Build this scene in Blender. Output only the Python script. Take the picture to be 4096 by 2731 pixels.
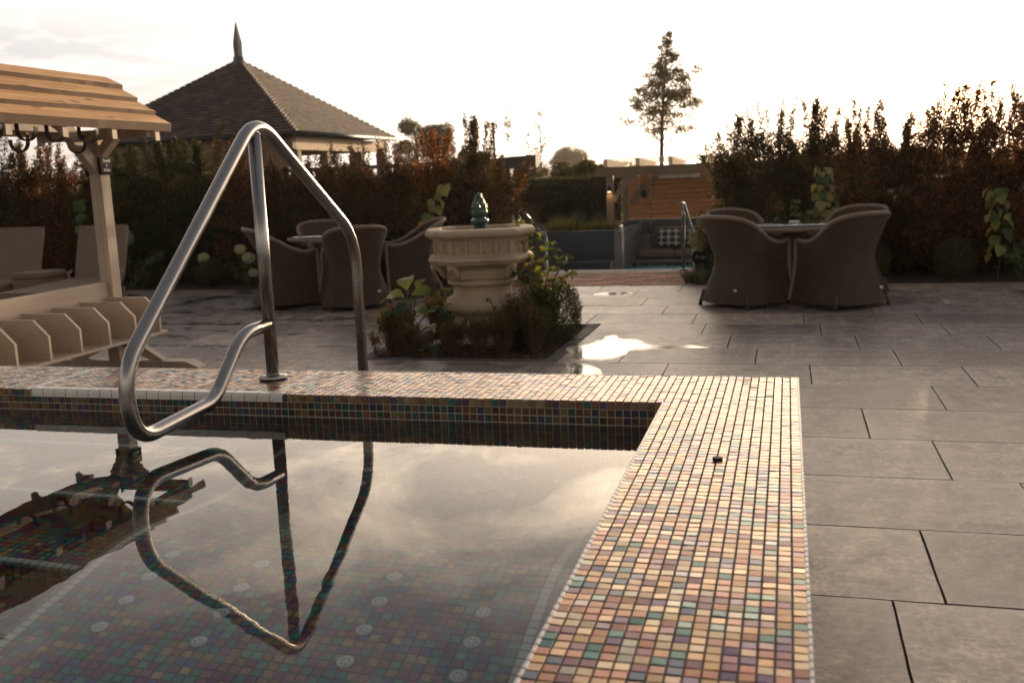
import bpy, math, random
import numpy as np
from mathutils import Vector, Matrix, Quaternion, noise
R = math.radians
scn = bpy.context.scene
for o in list(bpy.data.objects):
    bpy.data.objects.remove(o)
col = scn.collection
rnd = random.Random(7)

# ------------------------------------------------------------------ camera
YAW, PITCH, ROLL, CAMZ = -0.273289, 0.164533, -0.0403511, 1.26
fw = Vector((math.sin(YAW) * math.cos(PITCH), math.cos(YAW) * math.cos(PITCH), -math.sin(PITCH)))
r0 = Vector((math.cos(YAW), -math.sin(YAW), 0)); u0 = r0.cross(fw)
r1 = r0 * math.cos(ROLL) + u0 * math.sin(ROLL); u1 = -r0 * math.sin(ROLL) + u0 * math.cos(ROLL)
cd = bpy.data.cameras.new('camera'); cam = bpy.data.objects.new('camera', cd); col.objects.link(cam)
cam.matrix_world = Matrix(((r1.x, u1.x, -fw.x, 0), (r1.y, u1.y, -fw.y, 0), (r1.z, u1.z, -fw.z, CAMZ), (0, 0, 0, 1)))
cd.sensor_width = 36; cd.lens = 3983 * 36 / 4096; cd.clip_start = .05; cd.clip_end = 4000
cd.dof.use_dof = True; cd.dof.focus_distance = 3.5; cd.dof.aperture_fstop = 4.8
scn.camera = cam

# ------------------------------------------------------------------ sky and sun
SUN_AZ, SUN_EL = R(8.3), R(4.6)
sdir = Vector((math.sin(SUN_AZ) * math.cos(SUN_EL), math.cos(SUN_AZ) * math.cos(SUN_EL), math.sin(SUN_EL)))
w = bpy.data.worlds.new('World'); scn.world = w; w.use_nodes = True
nt = w.node_tree; N = nt.nodes; L = nt.links; N.clear()
def nd(t, **k):
    n = N.new(t)
    for a, b in k.items(): setattr(n, a, b)
    return n
def setin(n, **k):
    for a, b in k.items(): n.inputs[a.replace('_', ' ')].default_value = b
sky = nd('ShaderNodeTexSky', sky_type='NISHITA', sun_disc=False, sun_elevation=SUN_EL, sun_rotation=SUN_AZ,
         altitude=50, air_density=1.0, dust_density=1.5, ozone_density=1.0)
tc = nd('ShaderNodeTexCoord')
def vm(op, a, b=None):
    n = nd('ShaderNodeVectorMath', operation=op)
    for i, v in enumerate((a, b)):
        if v is None: continue
        if hasattr(v, 'is_linked'): L.new(v, n.inputs[i])
        else: n.inputs[i].default_value = v
    return n
def ma(op, a, b=None, c=None, clamp=False):
    n = nd('ShaderNodeMath', operation=op, use_clamp=clamp)
    for i, v in enumerate((a, b, c)):
        if v is None: continue
        if hasattr(v, 'is_linked'): L.new(v, n.inputs[i])
        else: n.inputs[i].default_value = v
    return n.outputs[0]
def mixc(f, a, b, bt='MIX'):
    n = nd('ShaderNodeMix', data_type='RGBA', blend_type=bt)
    for i, v in ((0, f), (6, a), (7, b)):
        if hasattr(v, 'is_linked'): L.new(v, n.inputs[i])
        else: n.inputs[i].default_value = v
    return n.outputs[2]
dirv = vm('NORMALIZE', tc.outputs['Generated']).outputs[0]
sx = nd('ShaderNodeSeparateXYZ'); L.new(dirv, sx.inputs[0])
zup = ma('MAXIMUM', sx.outputs[2], 0.0)
den = ma('ADD', zup, 0.12)
cx = nd('ShaderNodeCombineXYZ'); L.new(ma('DIVIDE', sx.outputs[0], den), cx.inputs[0]); L.new(ma('DIVIDE', sx.outputs[1], den), cx.inputs[1])
n1 = nd('ShaderNodeTexNoise'); L.new(cx.outputs[0], n1.inputs['Vector']); setin(n1, Scale=1.9, Detail=8.0, Roughness=.60, Distortion=.45)
cr = nd('ShaderNodeValToRGB'); L.new(n1.outputs[0], cr.inputs[0])
cr.color_ramp.elements[0].position = .47; cr.color_ramp.elements[1].position = .66
sd = nd('ShaderNodeVectorMath', operation='DOT_PRODUCT'); L.new(dirv, sd.inputs[0]); sd.inputs[1].default_value = sdir
dt = ma('MAXIMUM', sd.outputs['Value'], 0.0)
glow = ma('POWER', dt, 10.0)
glow2 = ma('POWER', dt, 90.0)
skyc = mixc(1.0, sky.outputs[0], (.040, .042, .050, 1), 'MULTIPLY')          # Nishita at about 0.1, white balance of the photograph
back = nd('ShaderNodeMapRange', interpolation_type='SMOOTHSTEP'); L.new(sd.outputs['Value'], back.inputs[0]); setin(back, From_Min=-.5, From_Max=.78)
veil0 = mixc(back.outputs[0], (.42, .40, .385, 1), (.655, .635, .655, 1))
veil = mixc(glow, veil0, (3.3, 3.0, 2.7, 1))                 # thin high cloud over the whole sky
veil2 = mixc(1.0, veil, skyc, 'ADD')
base = mixc(.90, skyc, veil2)
cloudc = mixc(glow, mixc(back.outputs[0], (.50, .44, .39, 1), (1.45, 1.32, 1.18, 1)), (6.8, 6.0, 5.0, 1))
elr = nd('ShaderNodeMapRange', interpolation_type='SMOOTHSTEP'); L.new(sx.outputs[2], elr.inputs[0]); setin(elr, From_Min=.10, From_Max=.30, To_Min=.50, To_Max=.95)
cf = ma('MULTIPLY', cr.outputs[0], elr.outputs[0])
skycol = mixc(cf, base, cloudc)
glow3 = ma('POWER', dt, 2500.0)
hot = mixc(1.0, mixc(glow2, (0, 0, 0, 1), (2.2, 1.5, .85, 1)), mixc(glow3, (0, 0, 0, 1), (28, 16, 7, 1)), 'ADD')
up = nd('ShaderNodeMapRange', interpolation_type='SMOOTHSTEP'); L.new(sx.outputs[2], up.inputs[0]); setin(up, From_Min=.12, From_Max=.24, To_Min=0.0, To_Max=1.0)
skyup0 = mixc(up.outputs[0], (1, 1, 1, 1), (2.35, 2.04, 1.68, 1))                 # the cloud bank above the hedges is brighter, the sky overhead dimmer again
up2 = nd('ShaderNodeMapRange', interpolation_type='SMOOTHSTEP'); L.new(sx.outputs[2], up2.inputs[0]); setin(up2, From_Min=.24, From_Max=.46)
skyup = mixc(up2.outputs[0], skyup0, (.42, .44, .48, 1))
skyfin = mixc(1.0, mixc(1.0, skycol, skyup, 'MULTIPLY'), hot, 'ADD')
bg = nd('ShaderNodeBackground'); L.new(skyfin, bg.inputs[0]); bg.inputs[1].default_value = .95
wo = nd('ShaderNodeOutputWorld'); L.new(bg.outputs[0], wo.inputs[0])
w.cycles.sampling_method = 'MANUAL'; w.cycles.sample_map_resolution = 1024
sl = bpy.data.lights.new('sun', 'SUN'); so = bpy.data.objects.new('sun', sl); col.objects.link(so)
sl.energy = 5.0; sl.angle = R(.6); sl.color = (1.0, .70, .42)
so.rotation_euler = (-sdir).to_track_quat('-Z', 'Y').to_euler()
vs = scn.view_settings
vs.view_transform = 'Standard'; vs.look = 'None'; vs.exposure = 0.22; vs.gamma = 1; vs.use_curve_mapping = False
scn.cycles.max_bounces = 8; scn.cycles.transparent_max_bounces = 12

# ------------------------------------------------------------------ materials
class MT:
    def __init__(s, name):
        s.m = bpy.data.materials.new(name); s.m.use_nodes = True
        s.N = s.m.node_tree.nodes; s.L = s.m.node_tree.links
        s.b = s.N['Principled BSDF']; s.out = s.N['Material Output']
        s.tc = None
    def n(s, t, **k):
        x = s.N.new(t)
        for a, b in k.items(): setattr(x, a, b)
        return x
    def ins(s, x, i, v):
        if hasattr(v, 'is_linked'): s.L.new(v, x.inputs[i])
        elif v is not None: x.inputs[i].default_value = v
    def coord(s, kind='Object', scale=None):
        if s.tc is None: s.tc = s.n('ShaderNodeTexCoord')
        if kind == 'World':
            g = s.n('ShaderNodeNewGeometry'); o = g.outputs['Position']
        else: o = s.tc.outputs[kind]
        if scale is None: return o
        mp = s.n('ShaderNodeMapping'); s.L.new(o, mp.inputs[0]); mp.inputs['Scale'].default_value = scale
        return mp.outputs[0]
    def noise(s, vec, scale=5, detail=5, rough=.55, dist=0):
        x = s.n('ShaderNodeTexNoise'); s.ins(x, 'Vector', vec); s.ins(x, 'Scale', scale); s.ins(x, 'Detail', detail)
        s.ins(x, 'Roughness', rough); s.ins(x, 'Distortion', dist); return x.outputs[0]
    def ramp(s, fac, stops):
        x = s.n('ShaderNodeValToRGB'); s.L.new(fac, x.inputs[0]); e = x.color_ramp.elements
        while len(e) < len(stops): e.new(.5)
        for k, (p, c) in enumerate(stops):
            e[k].position = p; e[k].color = c if len(c) == 4 else (*c, 1)
        return x.outputs[0]
    def mix(s, f, a, b, bt='MIX'):
        x = s.n('ShaderNodeMix', data_type='RGBA', blend_type=bt)
        s.ins(x, 0, f); s.ins(x, 6, a if hasattr(a, 'is_linked') else (*a[:3], 1)); s.ins(x, 7, b if hasattr(b, 'is_linked') else (*b[:3], 1))
        return x.outputs[2]
    def math(s, op, a, b=None, clamp=False):
        x = s.n('ShaderNodeMath', operation=op, use_clamp=clamp); s.ins(x, 0, a); s.ins(x, 1, b); return x.outputs[0]
    def bump(s, h, strength=.3, dist=.01, normal=None):
        x = s.n('ShaderNodeBump'); s.ins(x, 'Height', h); s.ins(x, 'Strength', strength); s.ins(x, 'Distance', dist)
        if normal is not None: s.L.new(normal, x.inputs['Normal'])
        s.L.new(x.outputs[0], s.b.inputs['Normal']); return x.outputs[0]
    def set(s, **k):
        for a, b in k.items(): s.ins(s.b, a.replace('_', ' '), (*b, 1) if isinstance(b, tuple) and len(b) == 3 else b)
        return s
    def tint(s, obj):
        if obj:
            x = s.n('ShaderNodeObjectInfo'); return x.outputs['Color'], x.outputs['Random']
        x = s.n('ShaderNodeAttribute', attribute_name='tint'); return x.outputs['Color'], None
M = {}

def mosaic(name, obj):
    t = MT(name); c, _ = t.tint(obj)
    P = t.coord('World')
    f = t.noise(P, 34, 3, .65, 1.2)
    f2 = t.noise(P, 9, 2, .5, .5)
    hs = t.n('ShaderNodeHueSaturation'); t.L.new(c, hs.inputs['Color'])
    t.L.new(t.math('ADD', t.math('MULTIPLY', f, .42), .29), hs.inputs['Hue'])
    hs.inputs['Saturation'].default_value = 1.15
    m = t.mix(t.math('MULTIPLY', t.ramp(f2, [(.42, (0, 0, 0)), (.62, (1, 1, 1))]), .45), c, hs.outputs[0])
    g = t.noise(P, 350, 2, .6)
    m = t.mix(.25, m, t.mix(1, m, g, 'MULTIPLY'))
    t.set(Base_Color=m, Metallic=.35, Roughness=.30, Coat_Weight=.2, Coat_Roughness=.12, Specular_IOR_Level=.35)
    t.bump(t.noise(P, 60, 2, .5), .05, .003)
    return t.m
M['mosaic_o'] = mosaic('mosaic_tile_piece', True); M['mosaic_s'] = mosaic('mosaic_tile_field', False)

def wetmosaic(name, obj):
    t = MT(name); c, _ = t.tint(obj)
    P = t.coord('World'); f = t.noise(P, 45, 3, .6, .8)
    hs = t.n('ShaderNodeHueSaturation'); t.L.new(c, hs.inputs['Color'])
    t.L.new(t.math('ADD', t.math('MULTIPLY', f, .6), .2), hs.inputs['Hue'])
    m = t.mix(.55, c, hs.outputs[0])
    t.set(Base_Color=m, Metallic=0.0, Roughness=.35)
    return t.m
M['wet_o'] = wetmosaic('submerged_mosaic_piece', True); M['wet_s'] = wetmosaic('submerged_mosaic_field', False)

def plain(name, c, rough=.6, metal=0, bs=0, bscale=40, var=0, spec=.5):
    t = MT(name); P = t.coord('Object')
    cc = c
    if var:
        f = t.noise(P, bscale * .35, 4, .6)
        cc = t.mix(f, tuple(x * (1 - var) for x in c), tuple(min(1, x * (1 + var)) for x in c))
    t.set(Base_Color=cc, Roughness=rough, Metallic=metal, Specular_IOR_Level=spec)
    if bs: t.bump(t.noise(P, bscale, 4, .6), bs, .01)
    return t.m
M['grout'] = plain('mosaic_grout', (.11, .078, .06), .85, bs=.3, bscale=200, var=.2)
M['grout_wall'] = plain('wall_grout', (.42, .37, .30), .8, bs=.2, bscale=200, var=.15)
M['grout_pale'] = plain('pale_grout', (.13, .115, .09), .8, bs=.2, bscale=200, var=.15)
M['white_tile'] = plain('white_glazed_tile', (.62, .58, .52), .28, var=.12, bscale=20)
M['render_dark'] = plain('dark_pool_side', (.06, .05, .045), .8, var=.2)
M['black_iron'] = plain('black_iron', (.012, .012, .013), .45, .3)
M['rubber'] = plain('dark_rubber', (.02, .018, .016), .7)
M['stone_edge'] = plain('pale_coping_stone', (.27, .22, .18), .75, bs=.3, bscale=60, var=.2)
M['slate_wall'] = plain('dark_slate_cladding', (.055, .06, .07), .55, bs=.25, bscale=30, var=.3)
M['bench_paint'] = plain('grey_painted_board', (.20, .17, .16), .6)
M['cushion'] = plain('taupe_cushion_fabric', (.13, .10, .08), .95, bs=.2, bscale=300, var=.1)
M['patina'] = None

def brushed():
    t = MT('brushed_stainless'); P = t.coord('Object', (1, 1, 1))
    f = t.noise(t.coord('World', (900, 900, 25)), 1, 3, .6)
    t.set(Base_Color=t.mix(f, (.23, .215, .205), (.37, .35, .335)), Metallic=1.0, Roughness=.27, Anisotropic=.35)
    s2 = t.noise(P, 7, 4, .6)
    t.L.new(t.math('ADD', t.math('MULTIPLY', s2, .22), .15), t.b.inputs['Roughness'])
    t.bump(f, .12, .002); return t.m
M['steel'] = brushed()

def paving(name, obj):
    t = MT(name); c, r = t.tint(obj)
    P = t.coord('World')
    a = t.noise(P, 2.6, 8, .68, .5); b2 = t.noise(P, 8.5, 7, .7, .3); b3 = t.noise(P, 38, 5, .75, .2); b = t.noise(t.coord('World', (5, 18, 5)), 1.3, 6, .65, .6); g = t.noise(P, 260, 3, .7)
    m = t.mix(t.ramp(a, [(.35, (0, 0, 0)), (.68, (1, 1, 1))]), (.62, .57, .53), (1.30, 1.27, 1.24))
    m = t.mix(1, c, m, 'MULTIPLY')
    m = t.mix(.8, m, t.mix(1, m, t.ramp(b2, [(.38, (.40, .36, .33)), (.5, (1, 1, 1)), (.63, (1.6, 1.57, 1.52))]), 'MULTIPLY'))
    m = t.mix(.75, m, t.mix(1, m, t.ramp(b3, [(.36, (.32, .29, .27)), (.5, (1, 1, 1)), (.64, (1.85, 1.82, 1.78))]), 'MULTIPLY'))
    sl_ = t.n('ShaderNodeSeparateXYZ'); t.L.new(t.coord('Object'), sl_.inputs[0])        # each slab is one unit square: pale worn rims
    ex = t.math('MINIMUM', sl_.outputs[0], t.math('SUBTRACT', 1.0, sl_.outputs[0])); ey = t.math('MULTIPLY', t.math('MINIMUM', sl_.outputs[1], t.math('SUBTRACT', 1.0, sl_.outputs[1])), .66)
    ed = t.math('ADD', t.math('MINIMUM', ex, ey), t.math('MULTIPLY', t.math('SUBTRACT', b2, .5), .10))
    m = t.mix(t.math('MULTIPLY', t.ramp(ed, [(.0, (1, 1, 1)), (.07, (0, 0, 0))]), .40), m, (.36, .315, .275))
    m = t.mix(t.math('MULTIPLY', t.ramp(b, [(.5, (0, 0, 0)), (.72, (1, 1, 1))]), .38), m, (.29, .245, .215))
    m = t.mix(.40, m, t.mix(1, m, t.ramp(g, [(.3, (.45, .45, .45)), (.7, (1.5, 1.5, 1.5))]), 'MULTIPLY'))
    # damp patches, strongest on the left of the terrace
    wv = t.noise(t.coord('World', (1.3, 2.8, 1)), 1.5, 5, .6, .5)
    sep = t.n('ShaderNodeSeparateXYZ'); t.L.new(P, sep.inputs[0])
    left = t.math('MULTIPLY', t.math('ADD', sep.outputs[0], 1.2), -.30, True)
    wet = t.math('MULTIPLY', t.ramp(wv, [(.52, (0, 0, 0)), (.60, (1, 1, 1))]), left)
    m = t.mix(t.math('MULTIPLY', wet, .85), m, t.mix(1, m, (.26, .23, .21), 'MULTIPLY'))
    rg = t.math('SUBTRACT', t.math('ADD', t.math('MULTIPLY', a, .30), .30), t.math('MULTIPLY', wet, .22))
    t.set(Base_Color=m, Roughness=rg)
    h = t.mix(.5, g, t.noise(P, 34, 6, .7))
    t.bump(h, .22, .006); return t.m
M['slab'] = paving('sawn_sandstone_slab', True)

def wood(name, c1, c2, axis=1, rough=.7, knots=True, bs=.35, sc=1.0):
    t = MT(name); s = [30 * sc, 30 * sc, 30 * sc]; s[axis] = 1.6 * sc
    P = t.coord('Object', tuple(s)); a = t.noise(P, 1, 5, .65, .8)
    m = t.mix(t.ramp(a, [(.3, (0, 0, 0)), (.7, (1, 1, 1))]), c1, c2)
    b = t.noise(t.coord('Object'), 3.2, 4, .6, .4)
    m = t.mix(t.math('MULTIPLY', b, .45), m, t.mix(1, m, (.62, .55, .50), 'MULTIPLY'))
    if knots:
        v = t.n('ShaderNodeTexVoronoi'); s2 = [9, 9, 9]; s2[axis] = 3.2
        t.L.new(t.coord('Object', tuple(s2)), v.inputs['Vector']); v.inputs['Scale'].default_value = 1
        k = t.ramp(v.outputs['Distance'], [(.08, (1, 1, 1)), (.20, (0, 0, 0))])
        m = t.mix(t.math('MULTIPLY', k, .75), m, (.10, .045, .02))
    t.set(Base_Color=m, Roughness=rough); t.bump(a, bs, .004); return t.m
M['larch'] = wood('fresh_larch_board', (.46, .22, .08), (.90, .56, .27), 1)
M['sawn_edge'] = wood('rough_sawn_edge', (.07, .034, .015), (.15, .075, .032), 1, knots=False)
M['larch_x'] = wood('cedar_wall_board', (.32, .13, .045), (.54, .26, .10), 0, bs=.5)
M['oak'] = wood('weathered_oak', (.16, .105, .07), (.27, .185, .12), 2, knots=False, sc=.7)
M['oak_x'] = wood('weathered_oak_beam', (.14, .09, .06), (.25, .165, .105), 0, knots=False, sc=.7)
M['oak_pale'] = wood('pale_oak_plate', (.50, .34, .20), (.68, .50, .33), 1, knots=True, sc=.5)
M['dark_timber'] = wood('dark_weathered_timber', (.03, .028, .028), (.065, .055, .05), 2, knots=False)
M['painted'] = wood('taupe_painted_timber', (.36, .285, .215), (.54, .435, .34), 2, rough=.5, knots=False, bs=.18)
M['painted_y'] = wood('taupe_painted_board', (.43, .345, .265), (.50, .405, .32), 1, rough=.45, knots=False, bs=.12)
M['shingle'] = wood('brown_wall_shingle', (.12, .06, .04), (.20, .11, .07), 2, knots=False)

def wicker(name, c1, c2, sc=1.0):
    t = MT(name); uv = t.n('ShaderNodeUVMap'); sp = t.n('ShaderNodeSeparateXYZ'); t.L.new(uv.outputs[0], sp.inputs[0])
    u = t.math('MULTIPLY', sp.outputs[0], 2 * math.pi * 26 * sc); v = t.math('MULTIPLY', sp.outputs[1], 2 * math.pi * 60 * sc)
    su = t.math('SINE', u); sv = t.math('SINE', v)
    # over-under: horizontal strands pass in front of every second stake
    ph = t.math('SINE', t.math('MULTIPLY', v, .5)); wv = t.math('MULTIPLY', t.math('SINE', t.math('MULTIPLY', u, .5)), ph)
    h = t.math('ADD', t.math('MULTIPLY', t.math('ABSOLUTE', sv), .8), t.math('MULTIPLY', wv, .3))
    vary = t.noise(t.coord('World', (4, 4, 60)), 1, 4, .7)
    m = t.mix(vary, c1, c2)
    m = t.mix(t.ramp(h, [(.1, (1, 1, 1)), (.5, (0, 0, 0))]), m, tuple(x * .25 for x in c1))
    t.set(Base_Color=m, Roughness=.62, Specular_IOR_Level=.3); t.bump(h, .9, .006); return t.m
M['wicker'] = wicker('brown_grey_wicker', (.030, .019, .011), (.125, .080, .046))
M['wicker_lounge'] = wicker('sandy_wicker', (.21, .145, .10), (.38, .28, .20), 1.2)
M['rope'] = plain('braided_wicker_rim', (.20, .145, .10), .5, bs=1.0, bscale=130, var=.5)
M['badge'] = plain('pale_metal_badge', (.5, .47, .43), .35, .4)

def cstone():
    t = MT('cast_stone'); P = t.coord('Object')
    a = t.noise(P, 3.5, 6, .65, .4); b = t.noise(P, 90, 4, .7)
    m = t.mix(a, (.32, .235, .16), (.50, .385, .27))
    m = t.mix(.3, m, t.mix(1, m, t.ramp(b, [(.3, (.5, .5, .5)), (.7, (1.4, 1.4, 1.4))]), 'MULTIPLY'))
    st = t.noise(t.coord('Object', (7, 7, 1.3)), 1, 5, .6, .3)
    m = t.mix(t.math('MULTIPLY', t.ramp(st, [(.5, (0, 0, 0)), (.7, (1, 1, 1))]), .45), m, (.20, .15, .09))
    t.set(Base_Color=m, Roughness=.8); t.bump(b, .35, .004); return t.m
M['cast'] = cstone()
M['bronze'] = plain('green_bronze', (.05, .095, .08), .25, .3, .3, 60, .4)
M['lead'] = plain('grey_lead', (.09, .10, .105), .45, .3, .2, 20, .2)

def rooft(name, obj):
    t = MT(name); c, _ = t.tint(obj); P = t.coord('World')
    a = t.noise(P, 7, 4, .6)
    t.set(Base_Color=t.mix(1, c, t.ramp(a, [(.3, (.7, .7, .7)), (.7, (1.25, 1.2, 1.15))]), 'MULTIPLY'), Roughness=.62)
    t.bump(t.noise(P, 60, 3, .6), .3, .01); return t.m
M['roof_o'] = rooft('clay_roof_tile', True); M['roof_s'] = rooft('clay_roof_tile_field', False)

def foliage(name, obj, trans=.35, rough=.55, gain=1.0, spec=.35):
    t = MT(name); c, _ = t.tint(obj)
    if obj:
        P = t.coord('Object'); c = t.mix(t.noise(P, 14, 3, .6), t.mix(1, c, (.7, .72, .6), 'MULTIPLY'), t.mix(1, c, (1.2, 1.18, 1.1), 'MULTIPLY'))
    t.set(Base_Color=c, Roughness=rough, Specular_IOR_Level=spec)
    tr = t.n('ShaderNodeBsdfTranslucent'); t.L.new(t.mix(1, c, (2.3 * gain, 1.6 * gain, .6 * gain), 'MULTIPLY'), tr.inputs[0])
    ms = t.n('ShaderNodeMixShader'); ms.inputs[0].default_value = trans
    t.L.new(t.b.outputs[0], ms.inputs[1]); t.L.new(tr.outputs[0], ms.inputs[2]); t.L.new(ms.outputs[0], t.out.inputs[0]); return t.m
M['leaf_s'] = foliage('foliage', False, .5); M['leaf_o'] = foliage('large_leaf', True, .45, .4)
M['bark'] = plain('bark', (.07, .045, .03), .85, bs=.6, bscale=40, var=.4)
M['twig'] = plain('twig', (.10, .05, .028), .8, var=.4)
M['stem'] = plain('green_stem', (.06, .07, .025), .6, var=.3)

def soil():
    t = MT('bark_mulch_soil'); P = t.coord('World'); a = t.noise(P, 40, 6, .7); b = t.noise(P, 3, 3)
    t.set(Base_Color=t.mix(1, t.ramp(a, [(.35, (.012, .008, .006)), (.7, (.07, .04, .025))]), t.ramp(b, [(.3, (.7, .7, .7)), (.7, (1.2, 1.2, 1.2))]), 'MULTIPLY'), Roughness=.9)
    t.bump(a, .9, .03); return t.m
M['soil'] = soil()
def lawn():
    t = MT('meadow_ground'); P = t.coord('World'); a = t.noise(P, .25, 6, .6); b = t.noise(P, 12, 4, .7)
    t.set(Base_Color=t.mix(a, t.mix(b, (.03, .045, .012), (.07, .085, .03)), t.mix(b, (.05, .05, .02), (.10, .09, .04))), Roughness=.9)
    t.bump(b, .8, .05); return t.m
M['lawn'] = lawn()
def brickm():
    t = MT('clay_paver'); c, r = t.tint(True); P = t.coord('World')
    a = t.noise(P, 30, 5, .7)
    t.set(Base_Color=t.mix(1, c, t.ramp(a, [(.3, (.55, .52, .5)), (.7, (1.25, 1.2, 1.15))]), 'MULTIPLY'), Roughness=.75); t.bump(a, .5, .008); return t.m
M['paver'] = brickm()
def wbrick():
    t = MT('brick_infill'); b = t.n('ShaderNodeTexBrick'); t.L.new(t.coord('Object', (1, 1, 1)), b.inputs['Vector'])
    b.inputs['Scale'].default_value = 4.5; b.inputs['Color1'].default_value = (.16, .08, .05, 1); b.inputs['Color2'].default_value = (.22, .12, .075, 1); b.inputs['Mortar'].default_value = (.2, .16, .13, 1)
    t.set(Base_Color=b.outputs[0], Roughness=.85); return t.m
M['mortar'] = plain('mortar_bed', (.055, .045, .038), .95, bs=.4, bscale=80)

def water(name, col_=(1, 1, 1), bump=.06, scale=6, rough=0.0):
    t = MT(name)
    t.set(Base_Color=(*col_, 1), Roughness=rough, IOR=1.333, Transmission_Weight=1.0)
    P = t.coord('World', (1, .6, 1))
    a = t.noise(P, scale, 3, .5, .6); b = t.noise(P, scale * 5, 2, .5)
    h = t.math('ADD', a, t.math('MULTIPLY', b, .035)); t.bump(h, bump, .02); return t.m
M['pool_water'] = water('pool_water', (.86, .97, .94), .045, 2.6)
M['puddle'] = plain('puddle_water', (.08, .07, .06), .09, spec=.5)
def tub():
    t = MT('turquoise_tub_water'); P = t.coord('World')
    a = t.noise(P, 9, 5, .6); t.set(Base_Color=t.mix(a, (.02, .28, .34), (.10, .50, .54)), Roughness=.12); t.bump(a, .5, .08); return t.m
M['tub'] = tub()
def glass():
    t = MT('canopy_glass'); t.set(Base_Color=(.85, .92, .85, 1), Roughness=.12, IOR=1.45, Transmission_Weight=.55, Alpha=.45); return t.m
M['glass'] = glass()
M['glass_top'] = plain('table_glass', (.05, .05, .045), .08, spec=.8)
M['white'] = plain('off_white_paint', (.68, .64, .58), .5)
M['slate_sign'] = plain('black_slate', (.012, .013, .015), .8, bs=.3, bscale=50, var=.3, spec=.12)
M['chalk'] = plain('white_lettering', (.75, .72, .68), .6)
M['disc'] = plain('pale_plastic_nozzle', (.42, .44, .44), .3)
M['flower'] = foliage('cream_petal', False, .3)
M['brass'] = plain('worn_brass', (.28, .19, .09), .35, .8)
def pillow():
    t = MT('rosette_print_fabric'); uv = t.n('ShaderNodeUVMap')
    v = t.n('ShaderNodeTexVoronoi', voronoi_dimensions='2D'); v.inputs['Randomness'].default_value = 0.0; v.inputs['Scale'].default_value = 3.0
    t.L.new(uv.outputs[0], v.inputs['Vector'])
    m = t.ramp(v.outputs['Distance'], [(.0, (.10, .18, .20)), (.08, (.012, .03, .045)), (.30, (.012, .03, .045)), (.38, (.05, .09, .11)), (.46, (.36, .33, .28)), (.6, (.36, .33, .28))])
    t.set(Base_Color=m, Roughness=.9); return t.m
M['pillow'] = pillow()

# ------------------------------------------------------------------ helpers
def tag(o, label=None, cat=None, group=None, kind=None):
    if label: o['label'] = label
    if cat: o['category'] = cat
    if group: o['group'] = group
    if kind: o['kind'] = kind
    return o
def empty(name, loc=(0, 0, 0), rz=0, label=None, cat=None, group=None):
    o = bpy.data.objects.new(name, None); col.objects.link(o); o.location = loc; o.rotation_euler = (0, 0, rz)
    o.empty_display_size = .1
    return tag(o, label, cat, group)
def link(name, me, mat=None, parent=None, mw=None, color=None):
    if mat is not None and not me.materials: me.materials.append(mat)
    o = bpy.data.objects.new(name, me); col.objects.link(o)
    if parent is not None: o.parent = parent
    if mw is not None: o.matrix_basis = mw
    if color is not None: o.color = (*color[:3], 1)
    return o
def copy_tree(o, parent=None):
    c = o.copy(); col.objects.link(c); c.parent = parent
    for ch in list(o.children): copy_tree(ch, c)
    return c

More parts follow.
